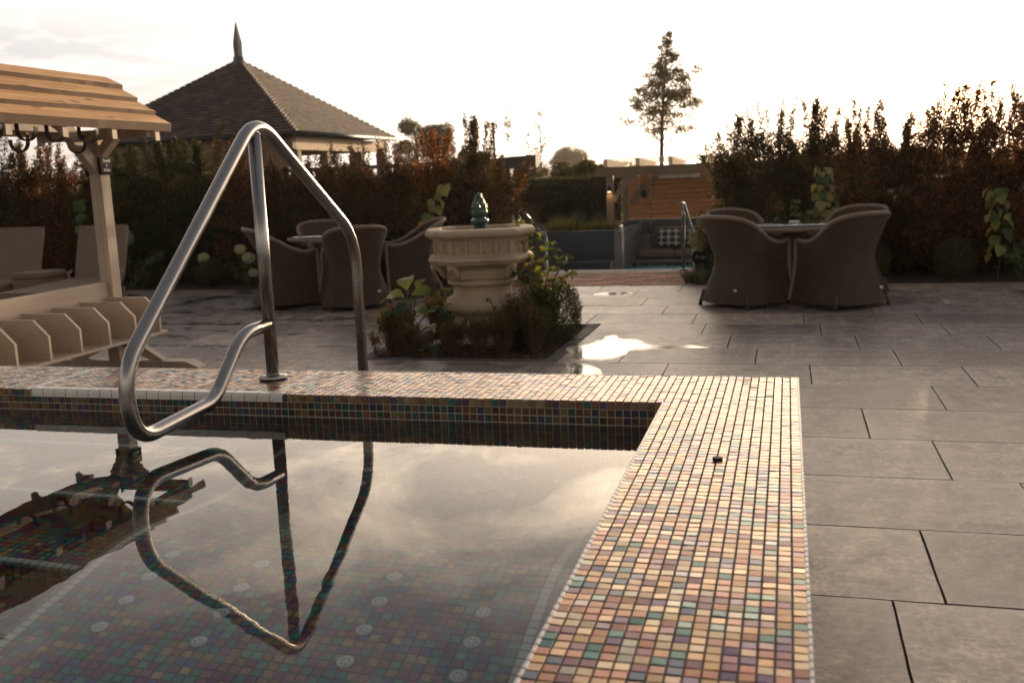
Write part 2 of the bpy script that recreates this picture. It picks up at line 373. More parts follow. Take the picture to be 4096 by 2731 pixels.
class MB:
    def __init__(s): s.v = []; s.f = []; s.sm = []; s.c = []; s.uv = []; s.tint = None
    def add(s, vs_, fs, smooth=False, tint=None, uvs=None):
        k = len(s.v); s.v += [tuple(p) for p in vs_]
        for i, f in enumerate(fs):
            s.f.append(tuple(k + a for a in f)); s.sm.append(smooth)
            s.uv.append(uvs[i] if uvs else None)
        if tint is not None or s.c:
            while len(s.c) < k: s.c.append((1, 1, 1, 1))
            s.c += [(*(tint or (1, 1, 1))[:3], 1)] * len(vs_)
        return s
    def box(s, a, b, tint=None, M_=None, bev=0):
        x0, y0, z0 = a; x1, y1, z1 = b
        if bev:
            e = bev
            V = [(x0 + e, y0, z0), (x1 - e, y0, z0), (x1, y0 + e, z0), (x1, y1 - e, z0), (x1 - e, y1, z0), (x0 + e, y1, z0), (x0, y1 - e, z0), (x0, y0 + e, z0)]
            V2 = [(p[0], p[1], z1 - e) for p in V]
            V3 = [(x0 + e, y0 + e, z1), (x1 - e, y0 + e, z1), (x1 - e, y1 - e, z1), (x0 + e, y1 - e, z1)]
            vv = V + V2 + V3
            F = [tuple(reversed(range(8)))] + [(i, (i + 1) % 8, 8 + (i + 1) % 8, 8 + i) for i in range(8)]
            F += [(8, 9, 17, 16), (9, 10, 17), (10, 11, 18, 17), (11, 12, 18), (12, 13, 19, 18), (13, 14, 19), (14, 15, 16, 19), (15, 8, 16), (16, 17, 18, 19)]
        else:
            vv = [(x0, y0, z0), (x1, y0, z0), (x1, y1, z0), (x0, y1, z0), (x0, y0, z1), (x1, y0, z1), (x1, y1, z1), (x0, y1, z1)]
            F = [(0, 3, 2, 1), (4, 5, 6, 7), (0, 1, 5, 4), (1, 2, 6, 5), (2, 3, 7, 6), (3, 0, 4, 7)]
        if M_ is not None: vv = [M_ @ Vector(p) for p in vv]
        return s.add(vv, F, False, tint)
    def tube(s, pts, r, n=12, caps=True, tint=None, closed=False, smooth=True):
        P = [Vector(p) for p in pts]; m = len(P)
        rr = r if isinstance(r, (list, tuple)) else [r] * m
        rings = []; up = None
        for i in range(m):
            if closed: t = P[(i + 1) % m] - P[i - 1]
            else: t = P[min(i + 1, m - 1)] - P[max(i - 1, 0)]
            if t.length < 1e-9: t = Vector((0, 0, 1))
            t.normalize()
            if up is None: up = t.orthogonal().normalized()
            up = (up - t * up.dot(t)); up = up.normalized() if up.length > 1e-6 else t.orthogonal().normalized()
            bi = t.cross(up)
            rings.append([P[i] + (up * math.cos(2 * math.pi * k / n) + bi * math.sin(2 * math.pi * k / n)) * rr[i] for k in range(n)])
        V = [p for rg in rings for p in rg]; F = []
        for i in range(m if closed else m - 1):
            j = (i + 1) % m
            for k in range(n): F.append((i * n + k, i * n + (k + 1) % n, j * n + (k + 1) % n, j * n + k))
        s.add(V, F, smooth, tint)
        if caps and not closed:
            k0 = len(s.v) - len(V)
            s.f.append(tuple(k0 + k for k in reversed(range(n)))); s.sm.append(False); s.uv.append(None)
            s.f.append(tuple(k0 + (m - 1) * n + k for k in range(n))); s.sm.append(False); s.uv.append(None)
        return s
    def lathe(s, prof, n=24, sx=1, sy=1, c=(0, 0), smooth=True, tint=None, poly=None):
        V = []; F = []; m = len(prof)
        for (r_, z) in prof:
            for k in range(n):
                a = 2 * math.pi * k / n; V.append((c[0] + r_ * math.cos(a) * sx, c[1] + r_ * math.sin(a) * sy, z))
        for i in range(m - 1):
            for k in range(n): F.append((i * n + k, i * n + (k + 1) % n, (i + 1) * n + (k + 1) % n, (i + 1) * n + k))
        F.append(tuple(reversed(range(n)))); F.append(tuple((m - 1) * n + k for k in range(n)))
        return s.add(V, F, smooth, tint)
    def prism(s, poly, z0, z1, tint=None, M_=None):
        n = len(poly); V = [(x, y, z0) for x, y in poly] + [(x, y, z1) for x, y in poly]
        if M_ is not None: V = [M_ @ Vector(p) for p in V]
        F = [tuple(reversed(range(n))), tuple(range(n, 2 * n))] + [(i, (i + 1) % n, n + (i + 1) % n, n + i) for i in range(n)]
        return s.add(V, F, False, tint)
    def mesh(s, name, mat=None):
        me = bpy.data.meshes.new(name); me.from_pydata(s.v, [], s.f)
        me.polygons.foreach_set('use_smooth', s.sm)
        if s.c:
            at = me.color_attributes.new('tint', 'FLOAT_COLOR', 'POINT'); at.data.foreach_set('color', [x for c in s.c for x in c])
        if any(u is not None for u in s.uv):
            ul = me.uv_layers.new(name='UVMap'); i = 0; arr = []
            for f, u in zip(s.f, s.uv):
                for k in range(len(f)): arr += list(u[k]) if u else [0, 0]
            ul.data.foreach_set('uv', arr)
        me.update()
        if mat is not None: me.materials.append(mat)
        return me
    def build(s, name, mat, parent=None, mw=None, color=None): return link(name, s.mesh(name, mat), None, parent, mw, color)

def T(x, y, z): return Matrix.Translation((x, y, z))
def RZ(a): return Matrix.Rotation(a, 4, 'Z')
def RX(a): return Matrix.Rotation(a, 4, 'X')
def RY(a): return Matrix.Rotation(a, 4, 'Y')
def S3(x, y, z): return Matrix.Diagonal((x, y, z, 1))
def smooth_path(P, it=3):
    P = [Vector(p) for p in P]
    for _ in range(it):
        Q = [P[0]]
        for a, b in zip(P, P[1:]): Q += [a.lerp(b, .25), a.lerp(b, .75)]
        Q.append(P[-1]); P = Q
    return P
def fillet(P, rad=.08, n=6):
    P = [Vector(p) for p in P]; out = [P[0]]
    rr = rad if isinstance(rad, (list, tuple)) else [rad] * len(P)
    for i in range(1, len(P) - 1):
        a, b, c = P[i - 1], P[i], P[i + 1]; r_ = min(rr[i], (a - b).length * .49, (c - b).length * .49)
        p, q = b + (a - b).normalized() * r_, b + (c - b).normalized() * r_
        for k in range(n + 1):
            t = k / n; out.append(p * (1 - t) ** 2 + b * 2 * t * (1 - t) + q * t * t)
    out.append(P[-1]); return out

# arrays of small leaves as one mesh (rhombs of two triangles)
def leaves_mesh(name, P, D, Ln, Wd, C, mat, fold=0.0, seed=0):
    g = np.random.default_rng(seed); n = len(P)
    D = D / np.maximum(np.linalg.norm(D, axis=1, keepdims=True), 1e-6)
    rv = g.normal(size=(n, 3)); Sd = np.cross(D, rv); Sd /= np.maximum(np.linalg.norm(Sd, axis=1, keepdims=True), 1e-6)
    Ln = np.broadcast_to(Ln, (n,))[:, None]; Wd = np.broadcast_to(Wd, (n,))[:, None]
    v = np.empty((n, 4, 3)); v[:, 0] = P; v[:, 1] = P + D * Ln * .5 + Sd * Wd * .5; v[:, 2] = P + D * Ln; v[:, 3] = P + D * Ln * .5 - Sd * Wd * .5
    me = bpy.data.meshes.new(name); me.vertices.add(4 * n); me.vertices.foreach_set('co', v.ravel())
    me.loops.add(4 * n); me.loops.foreach_set('vertex_index', np.arange(4 * n, dtype=np.int32))
    me.polygons.add(n); me.polygons.foreach_set('loop_start', np.arange(0, 4 * n, 4, dtype=np.int32)); me.polygons.foreach_set('loop_total', np.full(n, 4, dtype=np.int32))
    me.update(calc_edges=True)
    cc = np.ones((n, 4, 4)); cc[:, :, :3] = C[:, None, :]
    at = me.color_attributes.new('tint', 'FLOAT_COLOR', 'POINT'); at.data.foreach_set('color', cc.ravel().astype(np.float32))
    me.materials.append(mat); return me
def pick_cols(g, n, cols, wts, jit=.25):
    c = np.array(cols)[g.choice(len(cols), n, p=np.array(wts) / sum(wts))]
    return np.clip(c * (1 + g.normal(size=(n, 1)) * jit) * (1 + g.normal(size=(n, 3)) * .06), .003, 1)
# ================================================================== pool
M['damp'] = plain('damp_stone', (.060, .050, .043), .20, bs=.15, bscale=60, var=.35)
ZC, ZW = .53, .448
PX0, PX1 = -.379, .037         # coping of the right arm
PY0, PY1 = 3.111, 3.527        # coping of the far arm
GOLD = [(.44, .245, .095), (.36, .145, .07), (.45, .32, .175), (.17, .050, .060), (.070, .020, .085), (.012, .115, .092), (.032, .055, .10), (.36, .31, .23)]
GW = [.25, .17, .19, .13, .085, .10, .055, .04]
DEEP = [(.018, .14, .115), (.16, .034, .09), (.20, .09, .036), (.034, .055, .16), (.27, .175, .065), (.06, .20, .15), (.13, .022, .044)]
DW = [.26, .2, .2, .12, .1, .08, .08]
def tile_unit(a=.5, t=.22, e=.03, ins=.03, rounded=False):
    m = MB(); b = a - ins
    V = [(-a, -a, -t), (a, -a, -t), (a, a, -t), (-a, a, -t), (-a, -a, -e), (a, -a, -e), (a, a, -e), (-a, a, -e), (-b, -b, 0), (b, -b, 0), (b, b, 0), (-b, b, 0)]
    F = [(0, 1, 5, 4), (1, 2, 6, 5), (2, 3, 7, 6), (3, 0, 4, 7), (4, 5, 9, 8), (5, 6, 10, 9), (6, 7, 11, 10), (7, 4, 8, 11), (8, 9, 10, 11)]
    return V, F
TV, TF = tile_unit()
TVn = np.array(TV); TFn = np.array(TF)
def tile_field(parent, mats, tints, near, matO, matS, name='mosaic_tile', field='mosaic_tile_field', seed=0):
    """mats: list of 4x4 matrices; the tiles nearest the camera are objects of their own, the rest one mesh"""
    ms = np.array([[list(r) for r in m] for m in mats]); n = len(ms)
    d = np.linalg.norm(ms[:, :3, 3] - np.array([0, 0, CAMZ]), axis=1); order = np.argsort(d)
    me = bpy.data.meshes.new(name); me.from_pydata(TV, [], TF); me.shade_flat(); me.materials.append(matO)
    for i in order[:near]: link(name, me, None, parent, mats[i], tints[i])
    rest = order[near:]
    if len(rest):
        h = np.concatenate([TVn, np.ones((12, 1))], 1)
        v = np.einsum('nij,kj->nki', ms[rest], h)[:, :, :3].reshape(-1, 3)
        k = len(rest); f = (TFn[None] + 12 * np.arange(k)[:, None, None]).reshape(-1)
        me2 = bpy.data.meshes.new(field); me2.vertices.add(len(v)); me2.vertices.foreach_set('co', v.ravel())
        me2.loops.add(len(f)); me2.loops.foreach_set('vertex_index', f.astype(np.int32))
        me2.polygons.add(k * 9); me2.polygons.foreach_set('loop_start', np.arange(0, k * 36, 4, dtype=np.int32)); me2.polygons.foreach_set('loop_total', np.full(k * 9, 4, dtype=np.int32))
        me2.update(calc_edges=True); me2.shade_flat()
        tc_ = np.ones((k, 12, 4)); tc_[:, :, :3] = np.array([tints[i][:3] for i in rest])[:, None, :]
        at = me2.color_attributes.new('tint', 'FLOAT_COLOR', 'POINT'); at.data.foreach_set('color', tc_.ravel())
        me2.materials.append(matS); o = link(field, me2, None, parent); o['kind'] = 'stuff'
def choose(cols, wts):
    c = rnd.choices(cols, wts)[0]; k = rnd.uniform(.82, 1.15)
    return tuple(min(.95, x * k * rnd.uniform(.94, 1.06)) for x in c)

pool = tag(empty('pool_coping'), kind='structure')
shell = MB()
shell.box((-6.2, PY0 + .006, -.95), (PX1 - .004, PY1 - .003, ZC - .0018))
shell.box((PX0 + .006, -1.2, -.95), (PX1 - .004, PY0 + .006, ZC - .0018))
shell.build('coping_bed', M['grout'], pool)
P_ = .026; G_ = .0223
mats, tints = [], []
TWM = bpy.data.meshes.new('trim_tile'); TWM.from_pydata(TV, [], TF); TWM.shade_flat(); TWM.materials.append(M['white_tile'])
def ctile(x, y, white=False):
    tl = .020
    m = T(x, y, ZC + rnd.uniform(-.0006, .0006)) @ RX(rnd.gauss(0, tl)) @ RY(rnd.gauss(0, tl)) @ S3(G_, G_, G_)
    if white: link('trim_tile', TWM, None, pool, m); return
    mats.append(m); tints.append(choose(GOLD, GW))
for i in range(16):
    for j in range(128):
        y = PY1 - P_ * (j + .5) - .003
        if y < .2: break
        xs = .0016 if (i >= 11 and y < 2.4) else 0
        ctile(PX1 - P_ * (i + .5) - xs * 0, y)
for i in range(214):
    x = PX0 - P_ * (i + .5)
    wt = abs(x + 1.76) < .013 or abs(x + 2.80) < .013
    for j in range(16): ctile(x, PY1 - P_ * (j + .5) - .003, wt)
tile_field(pool, mats, tints, 300, M['mosaic_o'], M['mosaic_s'])
# pale edge pieces along the outer rim; inner lip ones paint in a highlight
mb = MB()
for j in range(128):
    y = PY1 - P_ * (j + .5)
    if y < .2: break
    mb.box((PX1 - .003, y - .0112, ZC - .024), (PX1 + .004, y + .0112, ZC + .0015), bev=.0015)
    if y < PY0: mb.box((PX0 - .004, y - .0112, ZC - .024), (PX0 + .004, y + .0112, ZC + .0015), bev=.0015)
for i in range(230):
    x = PX1 - P_ * (i + .5); mb.box((x - .0112, PY1 - .002, ZC - .02), (x + .0112, PY1 + .004, ZC + .0015), bev=.0015)
o = mb.build('trim_and_highlight', M['white_tile'], pool); o['kind'] = 'stuff'
# white bullnose tiles by the steps
bn = MB(); prof = [(0, 0), (-.030, 0), (-.036, -.002), (-.040, -.007), (-.0415, -.014), (-.0415, -.030), (0, -.030)]
for xa, xb in ((-.0236, .0236),):
    k = len(prof); V = [(xa, p[0], p[1]) for p in prof] + [(xb, p[0], p[1]) for p in prof]
    bn.add(V, [tuple(range(k)), tuple(reversed(range(k, 2 * k)))] + [(i, i + k, (i + 1) % k + k, (i + 1) % k) for i in range(k)])
bme = bn.mesh('bullnose_tile', M['white_tile'])
for i in range(21):
    link('bullnose_tile', bme, None, pool, T(-1.745 - .0505 * i, PY0 + .028, ZC + .003 + rnd.uniform(-.0005, .0005)))

# waterline wall
wall = tag(empty('pool_wall'), kind='structure')
MBD = MB(); MBD.box((-6.2, PY0 - .004, -.95), (PX0, PY0 + .0055, ZC - .006)); MBD.box((PX0 - .001, -1.2, -.95), (PX0 + .0055, PY0 - .004, ZC - .006))
MBD.build('wall_grout', M['grout_wall'], wall)
mats, tints = [], []
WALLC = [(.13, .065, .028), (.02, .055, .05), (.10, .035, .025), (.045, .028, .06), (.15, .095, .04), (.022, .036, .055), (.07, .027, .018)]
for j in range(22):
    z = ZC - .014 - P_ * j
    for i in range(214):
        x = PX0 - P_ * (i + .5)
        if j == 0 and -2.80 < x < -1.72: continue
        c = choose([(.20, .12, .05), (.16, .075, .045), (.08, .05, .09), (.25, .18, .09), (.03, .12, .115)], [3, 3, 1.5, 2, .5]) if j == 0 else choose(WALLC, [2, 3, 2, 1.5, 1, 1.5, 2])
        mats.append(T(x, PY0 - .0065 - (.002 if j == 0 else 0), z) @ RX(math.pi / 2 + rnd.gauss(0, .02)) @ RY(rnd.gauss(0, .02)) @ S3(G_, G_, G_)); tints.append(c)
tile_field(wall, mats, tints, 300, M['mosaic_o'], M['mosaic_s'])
mats, tints = [], []
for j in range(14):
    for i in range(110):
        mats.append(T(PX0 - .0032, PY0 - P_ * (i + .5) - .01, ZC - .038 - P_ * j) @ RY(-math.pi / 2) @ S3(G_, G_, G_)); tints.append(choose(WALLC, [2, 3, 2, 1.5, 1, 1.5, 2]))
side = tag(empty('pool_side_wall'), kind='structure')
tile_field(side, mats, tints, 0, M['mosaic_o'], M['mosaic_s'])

# submerged lounger bench, its wavy profile along y
KY = [0, 1.2, 1.7, 1.95, 2.15, 2.3, 2.5, 2.7, 2.9, 3.12]; KZ = [-.2, -.1, -.02, .06, .13, .12, .03, -.02, .04, .09]
def prof_z(y): return sum(float(np.interp(y + o_, KY, KZ)) for o_ in (-.08, -.04, 0, .04, .08)) / 5
bench = tag(empty('submerged_lounger_ledge'), kind='structure')
mb = MB(); ys = [-.2 + .04 * k for k in range(83)] + [PY0 - .005]
LX = -1.735
V = []; F = []
for y in ys: V += [(LX, y, prof_z(y) - .004), (PX0 - .004, y, prof_z(y) - .004), (LX, y, -.78)]
for k in range(len(ys) - 1):
    a = 3 * k; b = a + 3; F += [(a, a + 1, b + 1, b), (a + 2, a, b, b + 2)]
mb.add(V, F); mb.build('ledge_grout', M['grout_pale'], bench)
mats, tints = [], []
y = .3; rows = []
while y < PY0 - .02:
    sl_ = (prof_z(y + .01) - prof_z(y - .01)) / .02; rows.append((y, math.atan(sl_))); y += P_ * math.cos(math.atan(sl_))
for (y, an) in rows:
    for i in range(51):
        x = PX0 - .012 - P_ * (i + .5)
        wt = abs(x + .533) < .014 or abs(x + 1.705) < .014
        mats.append(T(x, y, prof_z(y)) @ RX(an) @ RY(rnd.gauss(0, .02)) @ S3(G_, G_, G_))
        tints.append((.40, .41, .39) if wt else choose(DEEP, DW))
tile_field(bench, mats, tints, 300, M['wet_o'], M['wet_s'])
# steps down into the pool and the deep floor
steps = tag(empty('pool_steps'), kind='structure')
sg = MB(); treads = [(2.80, PY0 - .006, .30), (2.49, 2.80, .09), (2.17, 2.49, -.12), (1.85, 2.17, -.33)]
for (ya, yb, z) in treads: sg.box((-3.6, ya, -.78), (LX - .004, yb - .001, z - .005))
sg.box((-6.2, -1.2, -.80), (LX - .002, PY0 - .006, -.772))
sg.build('step_grout', M['grout_pale'], steps)
mats, tints = [], []
for (ya, yb, z) in treads:
    nr = int((yb - ya) / P_)
    for r_ in range(nr):
        for i in range(71):
            x = LX - .006 - P_ * (i + .5)
            mats.append(T(x, ya + P_ * (r_ + .5), z) @ S3(G_, G_, G_)); tints.append((.42, .46, .45) if r_ == 0 else choose(DEEP, DW))
    for r_ in range(5):
        for i in range(71):
            x = LX - .006 - P_ * (i + .5)
            mats.append(T(x, ya - .004, z - .013 - P_ * r_) @ RX(math.pi / 2) @ S3(G_, G_, G_)); tints.append((.16, .26, .25) if r_ == 0 else choose(DEEP, DW))
for r_ in range(40):
    for i in range(75):
        mats.append(T(LX - .006 - P_ * (i + .5), 1.84 - P_ * (r_ + .5), -.768) @ S3(G_, G_, G_)); tints.append(choose(DEEP, DW))
tile_field(steps, mats, tints, 0, M['wet_o'], M['wet_s'])
# round air nozzles in the ledge
nz = MB(); nz.lathe([(.018, -.004), (.020, 0), (.0195, .003), (.015, .0048), (.002, .0052)], 20)
nme = nz.mesh('air_nozzle', M['disc'])
hz = MB()
for k in range(6): hz.lathe([(.0022, 0), (.0022, .001)], 6, c=(.009 * math.cos(k * 1.047), .009 * math.sin(k * 1.047)))
hme = hz.mesh('nozzle_hole', M['rubber'])
NZ = [(-.651, 1.81), (-.905, 1.81), (-.653, 1.913), (-.655, 2.014), (-.906, 1.914), (-.909, 2.015), (-.912, 2.117), (-1.26, 1.812), (-1.264, 1.915), (-1.267, 2.013), (-1.27, 2.118), (-1.523, 1.919), (-1.526, 2.018), (-1.53, 2.124), (-1.52, 1.815),
      (-.829, 3.038), (-.95, 2.92), (-.82, 2.922), (-.685, 2.922), (-.941, 2.81), (-.809, 2.808), (-.676, 2.809), (-1.608, 3.036), (-1.476, 3.036), (-1.341, 3.037), (-1.594, 2.921), (-1.459, 2.918), (-1.325, 2.922), (-1.446, 2.813), (-1.309, 2.815)]
for (x, y) in NZ:
    an = math.atan((prof_z(y + .01) - prof_z(y - .01)) / .02)
    o = link('air_nozzle', nme, None, bench, T(x, y, prof_z(y) + .001) @ RX(an))
    link('nozzle_hole', hme, None, o, T(0, 0, .0045))
# water
mb = MB(); mb.add([(-6.2, -1.2, ZW), (PX0 - .0035, -1.2, ZW), (PX0 - .0035, PY0 - .008, ZW), (-6.2, PY0 - .008, ZW)], [(0, 1, 2, 3)])
o = mb.build('pool_water', M['pool_water']); o['kind'] = 'structure'
# far sides of the basin, out of the picture
mb = MB(); mb.box((-6.6, -1.6, -.95), (-6.2, PY1, ZC - .004)); mb.box((-6.2, -1.6, -.95), (PX1, -1.2, ZC - .004))
o = mb.build('pool_outer_wall', M['grout']); o['kind'] = 'structure'
# little floating leaf
mb = MB(); V = []
mb.add([(0, 0, 0), (.012, .006, .001), (.03, .0, .0035), (.012, -.007, .001)], [(0, 1, 2, 3)])
mb.build('fallen_leaf', M['bark'], None, T(-1.435, 1.42, ZW + .001) @ RZ(.4)); tag(bpy.data.objects['fallen_leaf'], 'small dark curled leaf afloat on the pool water near its white trim line', 'leaf')
o = empty('drain_cap', (-.168, 2.485, ZC)); MB().lathe([(.0115, 0), (.0130, .002), (.0130, .0065), (.012, .0072)], 24).build('cap_body', M['black_iron'], o); MB().lathe([(.0118, .0073), (.010, .0082), (.0005, .0086)], 24).build('cap_top', M['stone_edge'], o); tag(o, 'small dark round cap with a pale top standing on the mosaic coping', 'cap')

# ================================================================== handrail
hx = -1.897
H = empty('pool_handrail', (hx, 3.361, ZC), 0, 'brushed stainless steel pool handrail looping over the water, nearest in the picture', 'handrail')
def hp(y, z): return (0, y - 3.361, z - ZC)
loop = [hp(4.19, .0), hp(4.19, 1.02), hp(3.378, 1.515), hp(2.485, .735), hp(2.505, .512), hp(2.945, .537), hp(3.16, .735), hp(3.345, .742)]
pts = fillet(loop, [0, .16, .14, .14, .11, .065, .08, 0], 14)
MB().tube(pts, .0242, 24).build('loop_tube', M['steel'], H)
MB().tube([hp(3.361, ZC + .01), hp(3.361, 1.455)], .0238, 24).build('post', M['steel'], H)
MB().lathe([(.052, 0), (.0535, .002), (.0535, .014), (.051, .017), (.026, .0175)], 40).build('flange', M['steel'], H)
MB().lathe([(.0265, 0), (.0275, .003), (.0265, .006)], 24).build('weld_bead', M['steel'], H, T(0, 0, .0175))
MB().lathe([(.05, -.0), (.052, .014), (.026, .016)], 32).build('flange', M['steel'], H, T(0, 4.19 - 3.361, -ZC + .004))

# ================================================================== terrace
YR = [0.55, 1.14, 1.73, 2.325, 2.92, 3.53, 4.13, 4.73, 5.33, 5.915, 6.5, 7.08, 7.65, 8.22, 8.79, 9.35, 9.9, 10.43, 11.0]
OFF = [.2, .55, .05, .30, .445, .88, .637, .373, .785, .14, .69, .48, .25, .13, .70, .44, .25, .69]
BX0, BX1, BY0, BY1 = -3.0, -1.515, 6.5, 8.22
mb = MB()
terr = tag(empty('paving'), kind='structure')
mb.box((-14, PY1 - .01, -.12), (7, 11.03, -.013)); mb.box((PX1 - .01, -4, -.12), (7, PY1 - .01, -.013)); mb.box((-14, -4, -.12), (-6.6, PY1 - .01, -.013)); mb.box((-6.6, -4, -.12), (PX1 - .01, -1.6, -.013)); mb.build('mortar_bed', M['mortar'], terr)
def slab_mesh(seed):
    g = random.Random(seed); nx, ny = 10, 7; V = []; F = []
    for j in range(ny + 1):
        for i in range(nx + 1):
            x = i / nx; y = j / ny; ex = ey = 0
            if i in (0, nx): ex = g.gauss(0, .0007)
            if j in (0, ny): ey = g.gauss(0, .0012)
            if i in (0, nx) or j in (0, ny): z = -.0015
            else: z = g.uniform(-.0006, .0006)
            V.append((x + ex, y + ey, z))
    k = (nx + 1) * (ny + 1)
    for j in range(ny):
        for i in range(nx):
            a = j * (nx + 1) + i; F.append((a, a + 1, a + nx + 2, a + nx + 1))
    ring = [i for i in range(nx + 1)] + [(j * (nx + 1) + nx) for j in range(1, ny + 1)] + [(ny * (nx + 1) + i) for i in range(nx - 1, -1, -1)] + [(j * (nx + 1)) for j in range(ny - 1, 0, -1)]
    base = len(V)
    for r_ in ring: V.append((V[r_][0], V[r_][1], -.03))
    for a in range(len(ring)):
        b = (a + 1) % len(ring); F.append((ring[b], ring[a], base + a, base + b))
    me = bpy.data.meshes.new('paving_slab'); me.from_pydata(V, [], F); me.shade_flat(); me.materials.append(M['slab']); return me
SM = [slab_mesh(i) for i in range(8)]
SLABC = [(.225, .186, .156), (.190, .155, .130), (.262, .219, .184), (.150, .122, .103), (.205, .177, .157), (.300, .250, .208)]
for r_ in range(len(YR) - 1):
    ya, yb = YR[r_], YR[r_ + 1]
    x = OFF[r_] - .89 * 20
    while x < 6:
        xa, xb = x, x + .89; x += .89
        yl = (ya + yb) / 2
        if xb < -.80 * yb - 1.6 or xa > .27 * yb + 1.3: continue
        if xb < PX1 + .01 and yb < PY1 and xa > -6.5: continue
        segs = [(xa, xb)]
        if ya >= BY0 - .01 and yb <= BY1 + .01:
            segs = [s_ for s_ in ((xa, min(xb, BX0)), (max(xa, BX1), xb)) if s_[1] - s_[0] > .05]
        for (a, b) in segs:
            jn = .0040
            c = rnd.choice(SLABC); k = rnd.uniform(.92, 1.08)
            link('paving_slab', rnd.choice(SM), None, terr, T(a + jn, ya + jn, rnd.uniform(-.001, .001)) @ S3(b - a - 2 * jn, yb - ya - 2 * jn, 1), tuple(q * k for q in c))
# puddles lying on the paving
def puddle(pts, label, z=.0025):
    from mathutils import geometry
    P = [Vector((x, y)) for x, y in pts]; n = len(P); Q = []
    for i in range(n):
        a, b, c, d = P[i - 1], P[i], P[(i + 1) % n], P[(i + 2) % n]
        for k in range(5):
            t = k / 5; Q.append(.5 * ((2 * b) + (-a + c) * t + (2 * a - 5 * b + 4 * c - d) * t * t + (-a + 3 * b - 3 * c + d) * t ** 3))
    Q = [q + Vector((noise.noise((q.x * 14, q.y * 14, 3)), noise.noise((q.x * 14, q.y * 14, 9)))) * .012 for q in Q]
    V = [(q.x, q.y, z) for q in Q] + [(q.x, q.y, z - .004) for q in Q]; n = len(Q)
    mb = MB(); mb.add(V, [tuple(range(n))] + [(i, n + i, n + (i + 1) % n, (i + 1) % n) for i in range(n)])
    r_ = empty('puddle', (0, 0, 0), 0, label, 'puddle', 'wet patches on the terrace'); mb.build('water_film', M['puddle'], r_)
    cx_ = sum(q.x for q in Q) / n; cy_ = sum(q.y for q in Q) / n
    V = []
    for i, q in enumerate(Q):
        d = Vector((q.x - cx_, q.y - cy_)).normalized() * (.045 + .05 * abs(noise.noise((q.x * 8, q.y * 8, 1)))); V.append((q.x + d.x, q.y + d.y, .0012))
    mb = MB(); mb.add(V, [tuple(range(n))]); mb.build('damp_margin', M['damp'], r_)
puddle([(-1.50, 7.06), (-1.42, 6.80), (-1.38, 6.66), (-1.27, 6.62), (-1.15, 6.67), (-1.08, 6.83), (-1.09, 6.97), (-1.0, 7.02), (-.84, 7.04), (-.66, 7.05), (-.53, 7.08), (-.63, 7.14), (-.73, 7.19), (-.86, 7.14), (-1.0, 7.17), (-1.03, 7.24), (-1.10, 7.37), (-1.22, 7.42), (-1.27, 7.56), (-1.33, 7.52), (-1.34, 7.34), (-1.40, 7.17)], 'bright puddle with a long tail on the slabs right of the planter')
puddle([(-1.45, 6.42), (-1.33, 6.40), (-1.24, 6.30), (-1.18, 6.12), (-1.20, 5.95), (-1.33, 5.96), (-1.37, 6.2)], 'small rounded puddle in front of the planter corner beside the pool edge')
for pts in ([(-1.9, 10.2), (-1.72, 10.16), (-1.6, 10.3), (-1.7, 10.42), (-1.86, 10.36)],): puddle(pts, 'thin wet patch on the slabs behind the planter by the brick strip')

# planter bed round the fountain
bed = tag(empty('planter_bed'), kind='structure')
nx, ny = 60, 68; V = []; F = []
for j in range(ny + 1):
    for i in range(nx + 1):
        x = BX0 + .10 + (BX1 - BX0 - .2) * i / nx; y = BY0 + .09 + (BY1 - BY0 - .19) * j / ny
        V.append((x, y, -.002 + .016 * noise.noise((x * 9, y * 9, 0)) + .016 * noise.noise((x * 35, y * 35, 2))))
for j in range(ny):
    for i in range(nx): a = j * (nx + 1) + i; F.append((a, a + 1, a + nx + 2, a + nx + 1))
me = bpy.data.meshes.new('bark_mulch'); me.from_pydata(V, [], F); me.materials.append(M['soil']); o = link('bark_mulch', me, None, bed); o['kind'] = 'stuff'
g = np.random.default_rng(3); n = 5200
P = np.stack([g.uniform(BX0 + .11, BX1 - .11, n), g.uniform(BY0 + .11, BY1 - .11, n), g.uniform(-.005, .022, n)], 1)
D = g.normal(size=(n, 3)); D[:, 2] = g.uniform(-.1, .5, n)
o = link('mulch_chips', leaves_mesh('mulch_chips', P, D, g.uniform(.012, .04, n), g.uniform(.006, .014, n), pick_cols(g, n, [(.06, .035, .02), (.12, .065, .03), (.025, .016, .012), (.20, .10, .04)], [4, 3, 4, 1]), M['leaf_s'], seed=1), None, bed); o['kind'] = 'stuff'
def edging(a, b, horizontal):
    Ln = .205; p = a[0] if horizontal else a[1]; e = b[0] if horizontal else b[1]
    while p < e - .02:
        q = min(p + Ln, e); m = MB()
        A = (p + .003, a[1], -.03) if horizontal else (a[0], p + .003, -.03); B = (q - .003, b[1], .001 + rnd.uniform(-.003, .003)) if horizontal else (b[0], q - .003, .001 + rnd.uniform(-.003, .003))
        m.box(A, B, bev=.004); k = rnd.uniform(.7, 1.2); m.build('edging_brick', M['paver'], bed, None, (.085 * k, .075 * k, .068 * k)); p = q
edging((BX0 + .006, BY0 + .006), (BX1 - .006, BY0 + .09), True); edging((BX0 + .006, BY1 - .09), (BX1 - .006, BY1 - .006), True)
edging((BX0 + .006, BY0 + .095), (BX0 + .10, BY1 - .095), False); edging((BX1 - .10, BY0 + .095), (BX1 - .006, BY1 - .095), False)

